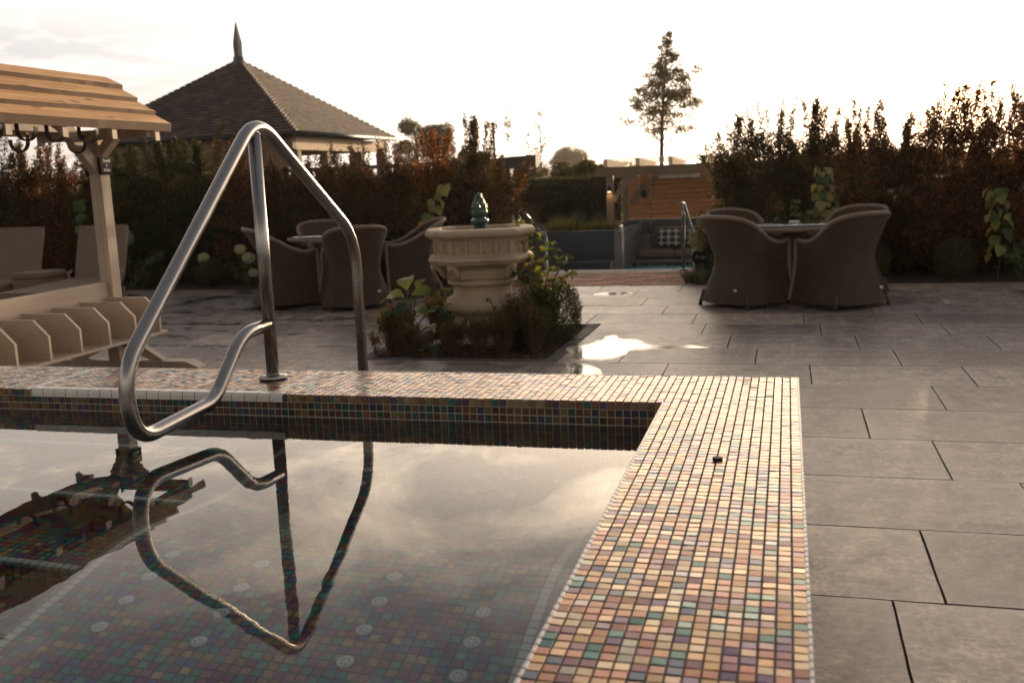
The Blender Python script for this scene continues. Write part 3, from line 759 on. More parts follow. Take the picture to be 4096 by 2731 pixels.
# soil borders under the hedges, brick strip and stone edge in the gap between them
GX0, GX1 = -3.15, -1.09
mb = MB(); mb.box((-30, 11.03, -.2), (GX0 - .12, 12.9, .004)); mb.box((GX1 + .12, 11.03, -.2), (16, 12.9, .004))
o = mb.build('hedge_border_soil', M['soil']); o['kind'] = 'structure'
strip = tag(empty('brick_path'), kind='structure')
mb = MB(); mb.box((GX0 - .12, 11.03, -.2), (GX1 + .12, 12.41, -.012)); mb.build('path_bed', M['mortar'], strip)
y = 11.036; r_ = 0
bm_ = MB(); bm_.box((0, 0, -.03), (1, 1, 0), bev=.02)
PME = []
for s_ in range(4):
    m = MB(); g_ = random.Random(s_); m.box((.003, .003, -.04), (.203, .065, 0), bev=.005); PME.append(m.mesh('paver_brick', M['paver']))
while y < 12.39:
    x = GX0 + (r_ % 2) * -.1
    while x < GX1 - .1:
        c = rnd.choice([(.42, .19, .09), (.34, .15, .075), (.48, .25, .13), (.26, .12, .065), (.38, .19, .11)]); k = rnd.uniform(.85, 1.15)
        link('paver_brick', rnd.choice(PME), None, strip, T(x, y, rnd.uniform(-.004, .003)) @ RX(rnd.gauss(0, .01)), tuple(q * k for q in c)); x += .206
    y += .0685; r_ += 1
y = 11.036
while y < 12.3:
    k = rnd.uniform(.8, 1.1)
    link('paver_brick', PME[0], None, strip, T(GX1 + .10, y, .002) @ RZ(math.pi / 2) @ S3(1, 1.7, 1), (.30 * k, .17 * k, .10 * k)); y += .206
edge = tag(empty('stone_edge'), kind='structure')
for (a, b) in ((-4.1, -3.45), (-3.45, -2.66), (-2.655, -1.955), (-1.95, -1.40), (-1.395, -1.10)):
    m = MB(); m.box((a + .003, 12.415, -.06), (b - .003, 12.86, .004), bev=.004); m.build('edge_stone', M['stone_edge'], edge)
M['leg_dark'] = plain('dark_cane_leg', (.035, .025, .018), .6)
# ================================================================== sunken spa garden behind the gap
ZF = -.95
mb = MB()
mb.box((-6.6, 12.9, ZF - .2), (1.2, 21.0, ZF)); o = mb.build('sunken_floor', M['stone_edge']); o['kind'] = 'structure'
mb = MB()
mb.box((-6.8, 12.862, ZF - .1), (GX0 - .13, 12.9, .002)); mb.box((GX1 + .13, 12.862, ZF - .1), (1.4, 12.9, .002))
o = mb.build('pit_front_wall', M['slate_wall']); tag(o, 'dark wall under the stone edge, facing the sunken spa', 'wall')
st = tag(empty('spa_steps'), kind='structure')
for k in range(5):
    m = MB(); m.box((-3.3, 12.87 + .30 * k, ZF), (-1.2, 13.17 + .30 * k, -.16 * (k + 1) - .002)); m.build('step_slab', M['stone_edge'], st)
def things(name, label, cat, parts, loc=(0, 0, 0), rz=0, group=None):
    r_ = empty(name, loc, rz, label, cat, group)
    for (pn, mbx, mat) in parts: mbx.build(pn, mat, r_)
    return r_
# retaining wall with a raised bed behind
rw = empty('retaining_wall', (0, 0, 0), 0, 'dark slate clad retaining wall left of the swing bench, grasses on top', 'wall')
x = -6.6; k = 0
while x < -2.80:
    xb = min(x + .62, -2.78); m = MB(); m.box((x + .002, 16.5, ZF), (xb - .002, 16.62 , .27)); m.build('wall_slab', M['slate_wall'], rw); x = xb
m = MB(); m.box((-2.86, 16.63, ZF), (-2.78, 21, .25)); m.build('side_slab', M['slate_wall'], rw)
m = MB(); m.box((-6.6, 16.49, .27), (-2.77, 16.66, .30)); m.build('cap_stone', M['slate_wall'], rw)
m = MB(); m.box((-3.62, 16.1, ZF), (-2.80, 16.49, -.22)); m.box((-3.64, 16.06, -.22), (-2.78, 16.49, -.19)); m.build('ledge', M['slate_wall'], rw)
mb = MB(); mb.box((-6.6, 16.63, ZF), (-2.87, 22.4, .24)); o = mb.build('raised_bed_soil', M['soil']); o['kind'] = 'structure'
# spa tub
tb = empty('spa_tub', (-2.25, 16.55, 0), 0, 'round sunken spa tub with turquoise water in front of the swing bench', 'spa tub')
n = 48; V = []; F = []; m = MB()
for rr_, z in ((1.98, ZF), (2.06, -.43), (1.93, -.43), (1.93, -.53)):
    for k in range(n): a = 2 * math.pi * k / n; V.append((rr_ * math.cos(a), rr_ * math.sin(a), z))
for i in range(3):
    for k in range(n): F.append((i * n + k, i * n + (k + 1) % n, (i + 1) * n + (k + 1) % n, (i + 1) * n + k))
m.add(V, F, True); m.build('rim', M['slate_wall'], tb)
V = [(0, 0, -.49)]; F = []
for q in range(1, 13):
    for k in range(n):
        a = 2 * math.pi * k / n; rr_ = 1.935 * q / 12; z = -.50 + .05 * math.exp(-((rr_ * math.cos(a) - .1) ** 2 * 1.2 + (rr_ * math.sin(a) - 1.2) ** 2 * 2.5)) + .01 * noise.noise((rr_ * math.cos(a) * 4, rr_ * math.sin(a) * 4, 0))
        V.append((rr_ * math.cos(a), rr_ * math.sin(a), z))
for k in range(n): F.append((0, 1 + k, 1 + (k + 1) % n))
for q in range(11):
    for k in range(n): a = 1 + q * n; F.append((a + k, a + n + k, a + n + (k + 1) % n, a + (k + 1) % n))
m = MB(); m.add(V, F, True); m.build('tub_water', M['tub'], tb)
for k in range(60):
    a = math.pi * (.15 + .7 * k / 60); m = MB(); m.box((-.03, -.006, -.03), (.03, .006, .03))
    m.build('rim_tile', M['mosaic_o'], tb, T(1.925 * math.cos(a), 1.925 * math.sin(a), -.462) @ RZ(a + math.pi / 2), choose(WALLC, [1] * 7))
# handrails by the steps
def steprail(x, y0, label, side):
    r_ = empty('step_handrail', (x, y0, 0), 0, label, 'handrail', 'pair of handrails down the spa steps')
    m = MB(); m.tube([(0, 0, .02), (0, 0, .70), (0, 0, .72)], [.0225, .0225, .0225], 16); m.tube([(0, 0, .72), (0, 0, .75)], [.0225, .010], 16); m.tube([(0, 0, .75), (0, 0, .81)], .008, 10); m.build('post', M['steel'], r_)
    m = MB(); m.tube([(0, 1.45, ZF + .3), (0, 1.45, .37)], .0225, 16); m.tube([(0, 1.45, .37), (0, 1.45, .41)], [.0225, .01], 16); m.tube([(0, 1.45, .41), (0, 1.45, .44)], .008, 8); m.build('post', M['steel'], r_)
    m = MB(); m.tube(fillet([(-.05 * side, -.09, .83), (.0, .10, .835), (0, 1.9, .17), (0, 2.2, .06)], .03, 4), .021, 16); m.build('top_rail', M['steel'], r_)
    m = MB(); m.lathe([(.055, 0), (.057, .002), (.057, .017), (.052, .02), (.023, .0205)], 28); m.build('flange', M['steel'], r_, T(0, 0, .004))
steprail(-1.262, 12.66, 'shiny step handrail right of the spa, its round flange on the stone edge', 1)
steprail(-3.385, 12.66, 'step handrail rising behind the fountain rose, its top half hidden', -1)
gr = empty('tub_grab_rail', (-2.235, 14.0, 0), 0, 'slim hooped grab rail rising from the spa beyond the brick path', 'grab rail')
m = MB(); m.tube(fillet([(-.03, 0, ZF), (-.03, 0, .49), (-.075, .4, .49), (-.075, .4, ZF)], .07, 8), .02, 14); m.build('hoop_tube', M['steel'], gr)
# pergola
pg = empty('pergola', (0, 0, 0), 0, 'oak pergola with glass canopy and boarded back wall over the swing bench', 'pergola')
def part(name, mat, a, b, par, bev=0, color=None):
    m = MB(); m.box(a, b, bev=bev); return m.build(name, mat, par, None, color)
for x in (-3.245, .25):
    part('post', M['oak'], (x, 18.45, .22 if x < -1 else ZF), (x + .13, 18.58, 1.19), pg, .006)
    part('post', M['oak'], (x, 20.35, ZF), (x + .13, 20.48, 1.19), pg, .006)
part('post_base', M['stone_edge'], (-3.30, 18.38, .10), (-3.04, 18.66, .30), pg, .01)
part('front_beam', M['oak_x'], (-3.40, 18.40, 1.19), (.70, 18.62, 1.345), pg, .006)
part('rear_beam', M['oak_x'], (-3.40, 20.33, 1.13), (.70, 20.48, 1.27), pg, .006)
for k in range(6):
    x = -3.225 + .585 * k; m = MB()
    m.add([(x, 18.1, 1.352), (x + .075, 18.1, 1.352), (x + .075, 18.1, 1.49), (x, 18.1, 1.49), (x, 20.75, 1.275), (x + .075, 20.75, 1.275), (x + .075, 20.75, 1.41), (x, 20.75, 1.41)], [(0, 1, 2, 3), (5, 4, 7, 6), (3, 2, 6, 7), (1, 0, 4, 5), (0, 3, 7, 4), (2, 1, 5, 6)])
    m.build('rafter', M['oak_pale'] , pg)
for k in range(5):
    x = -3.225 + .585 * k + .0375; m = MB()
    m.add([(x + .004, 18.12, 1.493), (x + .581, 18.12, 1.493), (x + .581, 20.75, 1.413), (x + .004, 20.75, 1.413), (x + .004, 18.12, 1.499), (x + .581, 18.12, 1.499), (x + .581, 20.75, 1.419), (x + .004, 20.75, 1.419)], [(0, 3, 2, 1), (4, 5, 6, 7), (0, 1, 5, 4), (2, 3, 7, 6)])
    m.build('glass_pane', M['glass'], pg)
def brace(p0, p1, bulge, w_, th, par, mat):  # curved brace in the xz plane
    m = MB(); A = Vector(p0); B = Vector(p1); n_ = 10; V = []
    for i in range(n_ + 1):
        t = i / n_; c = A.lerp(B, t); d = (B - A).normalized(); nrm = Vector((-d.z, 0, d.x)); off = bulge * 4 * t * (1 - t)
        for s_, yy in ((-1, -1), (1, -1), (1, 1), (-1, 1)): V.append(c + nrm * (off + s_ * w_ / 2) + Vector((0, yy * th / 2, 0)))
    F = [(4 * i + a, 4 * i + (a + 1) % 4, 4 * i + 4 + (a + 1) % 4, 4 * i + 4 + a) for i in range(n_) for a in range(4)] + [(3, 2, 1, 0), (4 * n_, 4 * n_ + 1, 4 * n_ + 2, 4 * n_ + 3)]
    m.add(V, F); m.build('curved_brace', mat, par)
brace((-3.12, 18.5, .72), (-2.68, 18.5, 1.19), .05, .09, .07, pg, M['oak'])
brace((-3.06, 20.3, .62), (-2.55, 20.3, 1.13), .05, .09, .07, pg, M['oak'])
zz = .29; k = 0
while zz < 1.14:
    m = MB(); h_ = .098; n_ = 24; V = []
    for i in range(n_ + 1):
        x = -3.11 + 3.45 * i / n_; wv = .008 * noise.noise((x * 2.3, k * 3.1, 0)) + .004 * noise.noise((x * 9, k, 0))
        V += [(x, 20.335, zz + wv + .010), (x, 20.285, zz + wv + .010), (x, 20.322, zz + h_ + .004), (x, 20.335, zz + h_ + .004)]
    F = [(4 * i + a, 4 * i + (a + 1) % 4, 4 * i + 4 + (a + 1) % 4, 4 * i + 4 + a) for i in range(n_) for a in range(4)]
    m.add(V, F); m.build('wall_board', M['larch_x'], pg); zz += h_; k += 1
part('gap_light_stop', M['dark_timber'], (-3.11, 20.336, .29), (.34, 20.348, 1.13), pg)  # dark sheet added behind the boards to stop light through their gaps
part('dark_plinth', M['slate_wall'], (-3.11, 20.31, ZF), (.34, 20.345, .285), pg)
for k in range(5):
    m = MB(); h_ = .098
    m.box((-3.13, 18.60, .29 + .0 + .17 * k), (-3.105, 20.3, .29 + .165 * (k + 1))); m.build('side_board', M['larch_x'], pg) if False else None
ht = things('bar_heater', 'slim silver infrared heater bar hanging from the pergola beam', 'heater', [('casing', MB().box((-.37, -.05, -.03), (.37, .05, .035), bev=.012), M['steel']), ('bracket', MB().box((-.20, -.01, .035), (-.17, .01, .07)), M['black_iron']), ('bracket', MB().box((.17, -.01, .035), (.20, .01, .07)), M['black_iron'])], (-1.925, 18.68, 1.135))
lm = empty('post_lamp', (-3.18, 18.41, .90), 0, 'black downlight glowing on the pergola post, lit warm', 'lamp')
MB().lathe([(.001, .11), (.034, .10), (.036, .0), (.030, -.0)], 20).build('lamp_housing', M['black_iron'], lm)
t = MT('lit_lamp'); t.set(Base_Color=(1, .6, .3), Emission_Color=(1, .62, .3), Emission_Strength=8.0); M['lamp'] = t.m
MB().lathe([(.026, .0), (.026, .012)], 16).build('bulb', M['lamp'], lm, T(0, 0, -.008))
ll = bpy.data.lights.new('lamp_light', 'SPOT'); lo = bpy.data.objects.new('lamp_light', ll); col.objects.link(lo); lo.parent = lm
ll.energy = .9; ll.color = (1, .6, .32); ll.spot_size = R(120); ll.shadow_soft_size = .02; lo.location = (0, -.05, -.02); lo.rotation_euler = (R(14), 0, 0)
sp_ = things('wall_speaker', 'small black box fixed to the boarded back wall of the pergola', 'speaker', [('case', MB().box((-.045, -.06, -.07), (.045, 0, .07), bev=.01), M['black_iron'])], (-2.80, 20.29, .80))
# swing bench
sb_ = empty('swing_bench', (0, 0, 0), 0, 'hanging daybed with taupe cushions on chains below the pergola', 'swing bench')
part('seat_frame', M['bench_paint'], (-2.88, 18.95, -.535), (-.9, 19.85, -.415), sb_, .006)
part('back_board', M['bench_paint'], (-2.88, 19.80, -.41), (-.9, 19.84, .02), sb_, .006)
def cushion(a, b, par, name='cushion', rx=0, at=(0, 0, 0), mat=None, puff=.02):
    nx_, ny_ = 12, 8; V = []; F = []; lx, ly, lz = b[0] - a[0], b[1] - a[1], b[2] - a[2]
    for s_ in (1, -1):
        for j in range(ny_ + 1):
            for i in range(nx_ + 1):
                u, v = i / nx_, j / ny_; e = (4 * u * (1 - u)) ** .25 * (4 * v * (1 - v)) ** .25
                V.append((a[0] + lx * u, a[1] + ly * v, (a[2] + b[2]) / 2 + s_ * (lz / 2 * (.72 + .28 * e) + puff * e * .5)))
    k = (nx_ + 1) * (ny_ + 1); uv = []
    for s_ in range(2):
        for j in range(ny_):
            for i in range(nx_):
                q = s_ * k + j * (nx_ + 1) + i; f = (q, q + 1, q + nx_ + 2, q + nx_ + 1); u4 = [(i / nx_, j / ny_), ((i + 1) / nx_, j / ny_), ((i + 1) / nx_, (j + 1) / ny_), (i / nx_, (j + 1) / ny_)]
                F.append(f if s_ == 0 else tuple(reversed(f))); uv.append(u4 if s_ == 0 else list(reversed(u4)))
    ring = [i for i in range(nx_ + 1)] + [j * (nx_ + 1) + nx_ for j in range(1, ny_ + 1)] + [ny_ * (nx_ + 1) + i for i in range(nx_ - 1, -1, -1)] + [j * (nx_ + 1) for j in range(ny_ - 1, 0, -1)]
    for q in range(len(ring)):
        c, d = ring[q], ring[(q + 1) % len(ring)]; F.append((d, c, k + c, k + d)); uv.append([(0, 0)] * 4)
    m = MB(); m.add(V, F, True, uvs=uv); return m.build(name, mat or M['cushion'], par, T(*at) @ RX(rx))
for (xa, xb) in ((-2.77, -2.09), (-2.08, -1.40), (-1.39, -.95)):
    cushion((xa, 18.97, -.41), (xb, 19.72, -.265), sb_, 'seat_cushion')
    o = cushion((0, -.30, -.06), (xb - xa - .02, .14, .06), sb_, 'back_cushion', R(78), (xa + .01 + (.25 if xa < -2.5 else .05), 19.62, .03))
for j, (xx, yy, zz_) in enumerate(((-2.43, 19.50, -.04), (-1.88, 19.50, -.04))):
    o = cushion((0, -.175, -.04), (.42, .175, .04), None, 'patterned_pillow', R(76), (xx, yy, zz_), M['pillow'], .05)
    tag(o, ('navy rosette patterned pillow on the swing bench, left one in full view', 'navy rosette patterned pillow on the bench, right one behind the steel rail')[j], 'pillow', 'patterned pillows on the swing bench')
for (x, y) in ((-2.70, 19.0), (-2.60, 19.8), (-.98, 19.0)):
    m = MB(); z = -.4
    while z < 1.18:
        a = int(z * 1000) % 2; k = int(round((z + .4) / .034)); ax = (1, 0) if k % 2 else (0, 1)
        m.tube([(x + ax[0] * .011 * math.cos(t_ * 1.047), y + ax[1] * .011 * math.cos(t_ * 1.047), z + .02 * math.sin(t_ * 1.047)) for t_ in range(6)], .006, 4, False, closed=True); z += .034
    m.build('chain', M['steel'], sb_)
# left hut: dark post, beam, shingles
hut = empty('garden_shelter', (0, 0, 0), 0, 'dark timber shelter with shingled side wall behind the left hedge', 'shelter')
part('post', M['dark_timber'], (-4.315, 15.0, .0), (-4.13, 15.19, 1.375), hut, .01)
m = MB(); m.add([(-4.9, 14.9, 1.34), (-3.69, 14.9, 1.385), (-3.69, 14.9, 1.565), (-4.9, 14.9, 1.50), (-4.9, 15.1, 1.34), (-3.69, 15.1, 1.385), (-3.69, 15.1, 1.565), (-4.9, 15.1, 1.50)], [(0, 1, 2, 3), (5, 4, 7, 6), (3, 2, 6, 7), (1, 0, 4, 5), (0, 3, 7, 4), (2, 1, 5, 6)]); m.build('beam', M['dark_timber'], hut)
part('ridge_cover', M['lead'], (-8.4, 14.95, 1.46), (-4.905, 15.15, 1.52), hut)
part('wall_panel', M['dark_timber'], (-8.4, 15.2, 0), (-4.33, 15.25, 1.36), hut)
for r_ in range(10):
    for k in range(12):
        x = -4.36 - .18 * (k + 1) + (r_ % 2) * .09; m = MB(); z = .02 + .13 * r_
        m.add([(x, 15.14, z), (x + .172, 15.14, z), (x + .172, 15.185, z + .16), (x, 15.185, z + .16), (x, 15.16, z), (x + .172, 15.16, z), (x + .172, 15.195, z + .16), (x, 15.195, z + .16)], [(0, 1, 2, 3), (4, 7, 6, 5), (0, 4, 5, 1), (1, 5, 6, 2), (3, 7, 4, 0)])
        m.build('shingle', M['shingle'], hut)
lm2 = things('wall_light', 'small pale wall light on the dark shelter post', 'light', [('shade', MB().box((-.03, -.03, -.08), (.03, .03, .08), bev=.01), M['white'])], (-4.09, 15.02, 1.08))
# low planter block and arrow sign right of the gap
bx = things('planter_block', 'dark square stone planter with pale cap at the end of the stone edge', 'planter', [('block', MB().box((-.13, -.13, 0), (.30, .28, .125), bev=.01), M['slate_wall']), ('cap', MB().box((-.16, -.16, .125), (.33, .31, .155), bev=.01), M['stone_edge'])], (-.97, 12.5, .004))
sg_ = empty('arrow_sign', (-.93, 11.75, 0), 0, 'black arrow shaped sign on a short post beside the brick path', 'sign')
part('post', M['slate_sign'], (-.0, -.03, 0), (.06, .03, .36), sg_)
m = MB(); M_ = RX(math.pi / 2); m.prism([(-.145, .235), (-.12, .315), (.065, .30), (.065, .185), (-.105, .165)], .031, .043, M_=M_); m.build('arrow_board', M['slate_sign'], sg_)
m = MB(); pts = [(-.095 + .016 * k, -.0445, .245 - .0012 * k + (.014 if k % 3 == 1 else -.008 if k % 3 == 2 else .0)) for k in range(9)]
m.tube(pts, .0016, 5); m.tube([(-.095, -.0445, .225), (-.092, -.0445, .268)], .0016, 5); m.tube([(-.015, -.0445, .262), (-.02, -.0445, .212)], .0016, 5); m.build('script_lettering', M['chalk'], sg_)

# ================================================================== fountain
FX, FY = -2.275, 7.34
fang = math.atan2(-FX, FY)         # faces the camera
fo = empty('stone_fountain', (FX, FY, 0), fang, 'pale cast stone fountain with octagonal quatrefoil basin in the planter bed', 'fountain')
OCT = [(-.25, -.385), (.25, -.385), (.385, -.17), (.385, .17), (.25, .385), (-.25, .385), (-.385, .17), (-.385, -.17)]
def oct_loft(prof, close=True, smooth=False):
    V = []; F = []; n_ = 8
    for (s_, z) in prof: V += [(x * s_, y * s_, z) for x, y in OCT]
    for i in range(len(prof) - 1):
        for k in range(8): F.append((i * 8 + k, i * 8 + (k + 1) % 8, i * 8 + 8 + (k + 1) % 8, i * 8 + 8 + k))
    if close: F += [tuple(reversed(range(8))), tuple(range(8 * (len(prof) - 1), 8 * len(prof)))]
    m = MB(); m.add(V, F, smooth); return m
# basin: rim, band, lip and underside, scaled about the axis; 1.0 = half width .385
oct_loft([(.70, .820), (.86, .800), (.925, .800), (.955, .812), (.985, .818), (1.0, .822), (1.055, .832), (1.075, .845), (1.08, .858), (1.065, .872), (1.03, .880), (.80, .884), (.775, .876), (.765, .86), (.755, .80), (.55, .79)], False).build('rim', M['cast'], fo)
oct_loft([(.60, .600), (.93, .632), (1.02, .645), (1.045, .655), (1.03, .668), (.97, .680), (.915, .69), (.885, .70), (.885, .79), (.93, .80), (.90, .806)], False).build('basin_band', M['cast'], fo)
m = MB(); m.lathe([(.225, .500), (.225, .515), (.24, .53), (.262, .548), (.275, .575), (.31, .602), (.38, .628), (.40, .640)], 8, 1.04, 1.04); 
oct_loft([(.70, .505), (.73, .512), (.735, .522), (.70, .532), (.66, .545), (.68, .575), (.78, .602), (.97, .622), (1.02, .645)], False).build('underside', M['cast'], fo)
MB().lathe([(.255, .455), (.268, .462), (.270, .480), (.262, .495), (.272, .503), (.27, .508)], 40).build('collar', M['cast'], fo)
MB().lathe([(.26, -.02), (.26, .03), (.235, .05), (.228, .18), (.225, .215), (.250, .232), (.288, .255), (.305, .29), (.300, .325), (.270, .352), (.232, .372), (.222, .40), (.225, .44), (.245, .452), (.255, .458)], 48).build('pedestal', M['cast'], fo)
# recessed panels with quatrefoils
def quatre():
    m = MB(); pts = []
    for q in range(4):
        a0 = q * math.pi / 2; cx_, cz_ = .024 * math.cos(a0), .024 * math.sin(a0)
        for k in range(9):
            a = a0 - 1.75 + 3.5 * k / 8; pts.append((cx_ + .0215 * math.cos(a), 0, cz_ + .0215 * math.sin(a)))
    m.tube(pts, .0056, 6, closed=True)
    pts2 = [(p[0] * .62, .002, p[2] * .62) for p in pts]; m.tube(pts2, .0045, 6, closed=True)
    for (sx_, sz_) in ((1, 1), (-1, 1), (-1, -1), (1, -1)): m.tube([(sx_ * .028, .001, sz_ * .040), (sx_ * .040, .001, sz_ * .028)], .003, 5)
    return m.mesh('quatrefoil', M['cast'])
QM = quatre(); s_ = .892
def panel(ax, ay, bx_, by, n_):
    A = Vector((ax * s_, ay * s_, .745)); B = Vector((bx_ * s_, by * s_, .745)); d = (B - A); Ld = d.length; d.normalize(); ang = math.atan2(d.y, d.x)
    for k in range(n_):
        cc = A + d * (Ld * (k + .5) / n_); link('quatrefoil', QM, None, fo, T(*cc) @ RZ(ang) @ T(0, -.003, 0) @ S3(min(1, Ld / n_ / .112), 1, 1))
    for k in range(n_ + 1):
        cc = A + d * (Ld * k / n_); m = MB(); m.box((-.009, -.014, -.05), (.009, .004, .05), bev=.003); m.build('mullion', M['cast'], fo, T(*cc) @ RZ(ang))
    for z in (-.047, .047):
        m = MB(); m.box((0, -.006, z - .005), (Ld, .004, z + .005), bev=.002); m.build('panel_frame', M['cast'], fo, T(*A) @ RZ(ang))
for i in range(8):
    a, b = OCT[i], OCT[(i + 1) % 8]; panel(a[0], a[1], b[0], b[1], 4 if i in (0, 4) else (3 if i in (2, 6) else 2))
# acanthus scrolls under the corners
for i in range(8):
    x, y = OCT[i]; a = math.atan2(y, x); rr_ = math.hypot(x, y); m = MB()
    m.tube([(rr_ * .72, 0, .520), (rr_ * .76, 0, .545), (rr_ * .80, 0, .580), (rr_ * .90, 0, .612), (rr_ * .97, 0, .606), (rr_ * .955, 0, .585), (rr_ * .90, 0, .582)], [.020, .026, .030, .028, .020, .014, .008], 8)
    m.build('corner_scroll', M['cast'], fo, RZ(a))
m = MB(); m.add([(x * .765, y * .765, .852) for x, y in OCT], [tuple(range(8))]); m.build('basin_water', M['pool_water'], fo)
oct_loft([(.50, .79), (.755, .80)], True).build('basin_floor', M['bronze'], fo)
fin = empty('finial', (0, 0, 0)); fin.parent = fo
bpy.data.objects.remove(fin)
m = MB(); m.lathe([(.045, .80), (.046, .87), (.050, .90), (.062, .915), (.068, .925), (.068, .938), (.058, .945), (.046, .950), (.044, .958), (.055, .965), (.062, .985), (.063, 1.005), (.055, 1.02), (.048, 1.03), (.05, 1.035)], 32, c=(.0, 0))
fn = m.build('finial', M['bronze'], fo)
m = MB(); k = 0
for ring in range(7):
    z = 1.035 + ring * .0155; rr_ = .047 * (1 - ring / 7.3) + .002; nn = max(3, int(2 * math.pi * rr_ / .027))
    for q in range(nn):
        a = 2 * math.pi * (q + .5 * (ring % 2)) / nn; m.lathe([(.001, -.011), (.008, -.008), (.0115, 0), (.008, .008), (.001, .011)], 8, c=(0, 0)) if False else None
        c_ = Vector((rr_ * math.cos(a), rr_ * math.sin(a), z)); pr_ = [(.001, -.0145), (.0105, -.0095), (.0145, 0), (.0105, .0095), (.001, .0145)]; V = []; F = []
        for (r2, z2) in pr_:
            for w_ in range(8): V.append(c_ + Vector((r2 * math.cos(w_ * .785), r2 * math.sin(w_ * .785), z2)))
        for a_ in range(4):
            for w_ in range(8): F.append((a_ * 8 + w_, a_ * 8 + (w_ + 1) % 8, a_ * 8 + 8 + (w_ + 1) % 8, a_ * 8 + 8 + w_))
        m.add(V, F, True)
m.build('berry_cone', M['bronze'], fn)
for k in range(9):
    a = k * 2 * math.pi / 9; m = MB(); m.tube([(.050, 0, .975), (.060, 0, .995), (.056, 0, 1.015), (.064, 0, 1.026), (.068, 0, 1.018)], [.009, .011, .009, .008, .003], 6); m.build('bronze_leaf', M['bronze'], fn, RZ(a))

# ================================================================== towel and boot stand
sdn = empty('towel_stand', (0, 0, 0), 0, 'taupe painted rack with boarded gable roof and slanted shoe dividers', 'stand')
XS = -4.37; YA, YB = 2.75, 5.70
for y in (5.65, 2.85):
    part('post', M['painted'], (-4.415, y, .14), (-4.325, y + .095, 1.66), sdn, .004)
    m = MB(); m.prism([(-.64, .04), (.64, .04), (.64, .10), (.54, .14), (-.54, .14), (-.64, .10)], 0, .10, M_=T(XS, y + .10, 0) @ RX(math.pi / 2)); m.build('base_beam', M['painted'], sdn)
    part('foot_block', M['painted'], (XS - .60, y, 0), (XS - .45, y + .10, .04), sdn); part('foot_block', M['painted'], (XS + .45, y, 0), (XS + .60, y + .10, .04), sdn)
    for sgn in (-1, 1):
        m = MB(); m.prism([(sgn * .05, .33), (sgn * .05, .24), (sgn * .27, .14), (sgn * .36, .14), (sgn * .36, .145)], .02, .08, M_=T(XS, y + .10, 0) @ RX(math.pi / 2)); m.build('lower_brace', M['painted'], sdn)
        m = MB(); m.prism([(sgn * .046, 1.485), (sgn * .046, 1.56), (sgn * .15, 1.664), (sgn * .235, 1.664)], .015, .085, M_=T(XS, y + .10, 0) @ RX(math.pi / 2)); m.build('upper_brace', M['painted'], sdn)
    part('cross_beam', M['painted'], (XS - .42, y + .0, 1.60), (XS - .047, y + .09, 1.66), sdn, .003); part('cross_beam', M['painted'], (XS + .047, y + .0, 1.60), (XS + .42, y + .09, 1.66), sdn, .003)
m = MB(); m.prism([(5.645, 1.48), (5.645, 1.38), (5.40, 1.62), (5.40, 1.70), (5.44, 1.70)], -.03, .03, M_=T(XS, 0, 0) @ Matrix(((0, 0, 1, 0), (1, 0, 0, 0), (0, 1, 0, 0), (0, 0, 0, 1)))); m.build('long_brace', M['painted'], sdn)
for sgn in (-1, 1):
    part('eaves_rail', M['painted_y'], (XS + sgn * .33 - .03, 2.6, 1.665), (XS + sgn * .33 + .03, 5.84, 1.715), sdn, .003)
part('ridge_beam', M['painted_y'], (XS - .03, 2.6, 1.90), (XS + .03, 5.84, 1.965), sdn)
part('spine_panel', M['painted_y'], (XS - .012, YA, .33), (XS + .012, 5.645, .672), sdn, .002)
for sgn in (-1, 1):
    part('shelf', M['painted_y'], (XS + .014 if sgn > 0 else XS - .44, YA - .05, .335), (XS + .44 if sgn > 0 else XS - .014, 5.648, .350), sdn, .002)
    for k in range(11):
        y = 5.590 - .2545 * k
        m = MB(); a = .026; m.prism([(sgn * a, .3505), (sgn * .42, .3505), (sgn * .42, .484), (sgn * .325, .575), (sgn * a, .575)], 0, .018, M_=T(XS, y + .018, 0) @ RX(math.pi / 2))
        m.build('shoe_divider', M['painted_y'], sdn)
    for k in range(8):
        y = 5.715 - .43 * k
        m = MB(); m.add([(0, y - .022, 1.99), (0, y + .022, 1.99), (0, y + .022, 1.945), (0, y - .022, 1.945), (sgn * .455, y - .022, 1.628), (sgn * .455, y + .022, 1.628), (sgn * .455, y + .022, 1.575), (sgn * .455, y - .022, 1.575)], [(0, 1, 5, 4), (3, 7, 6, 2), (0, 4, 7, 3), (1, 2, 6, 5), (4, 5, 6, 7), (0, 3, 2, 1)])
        m.build('rafter', M['painted'], sdn, T(XS, 0, 0))
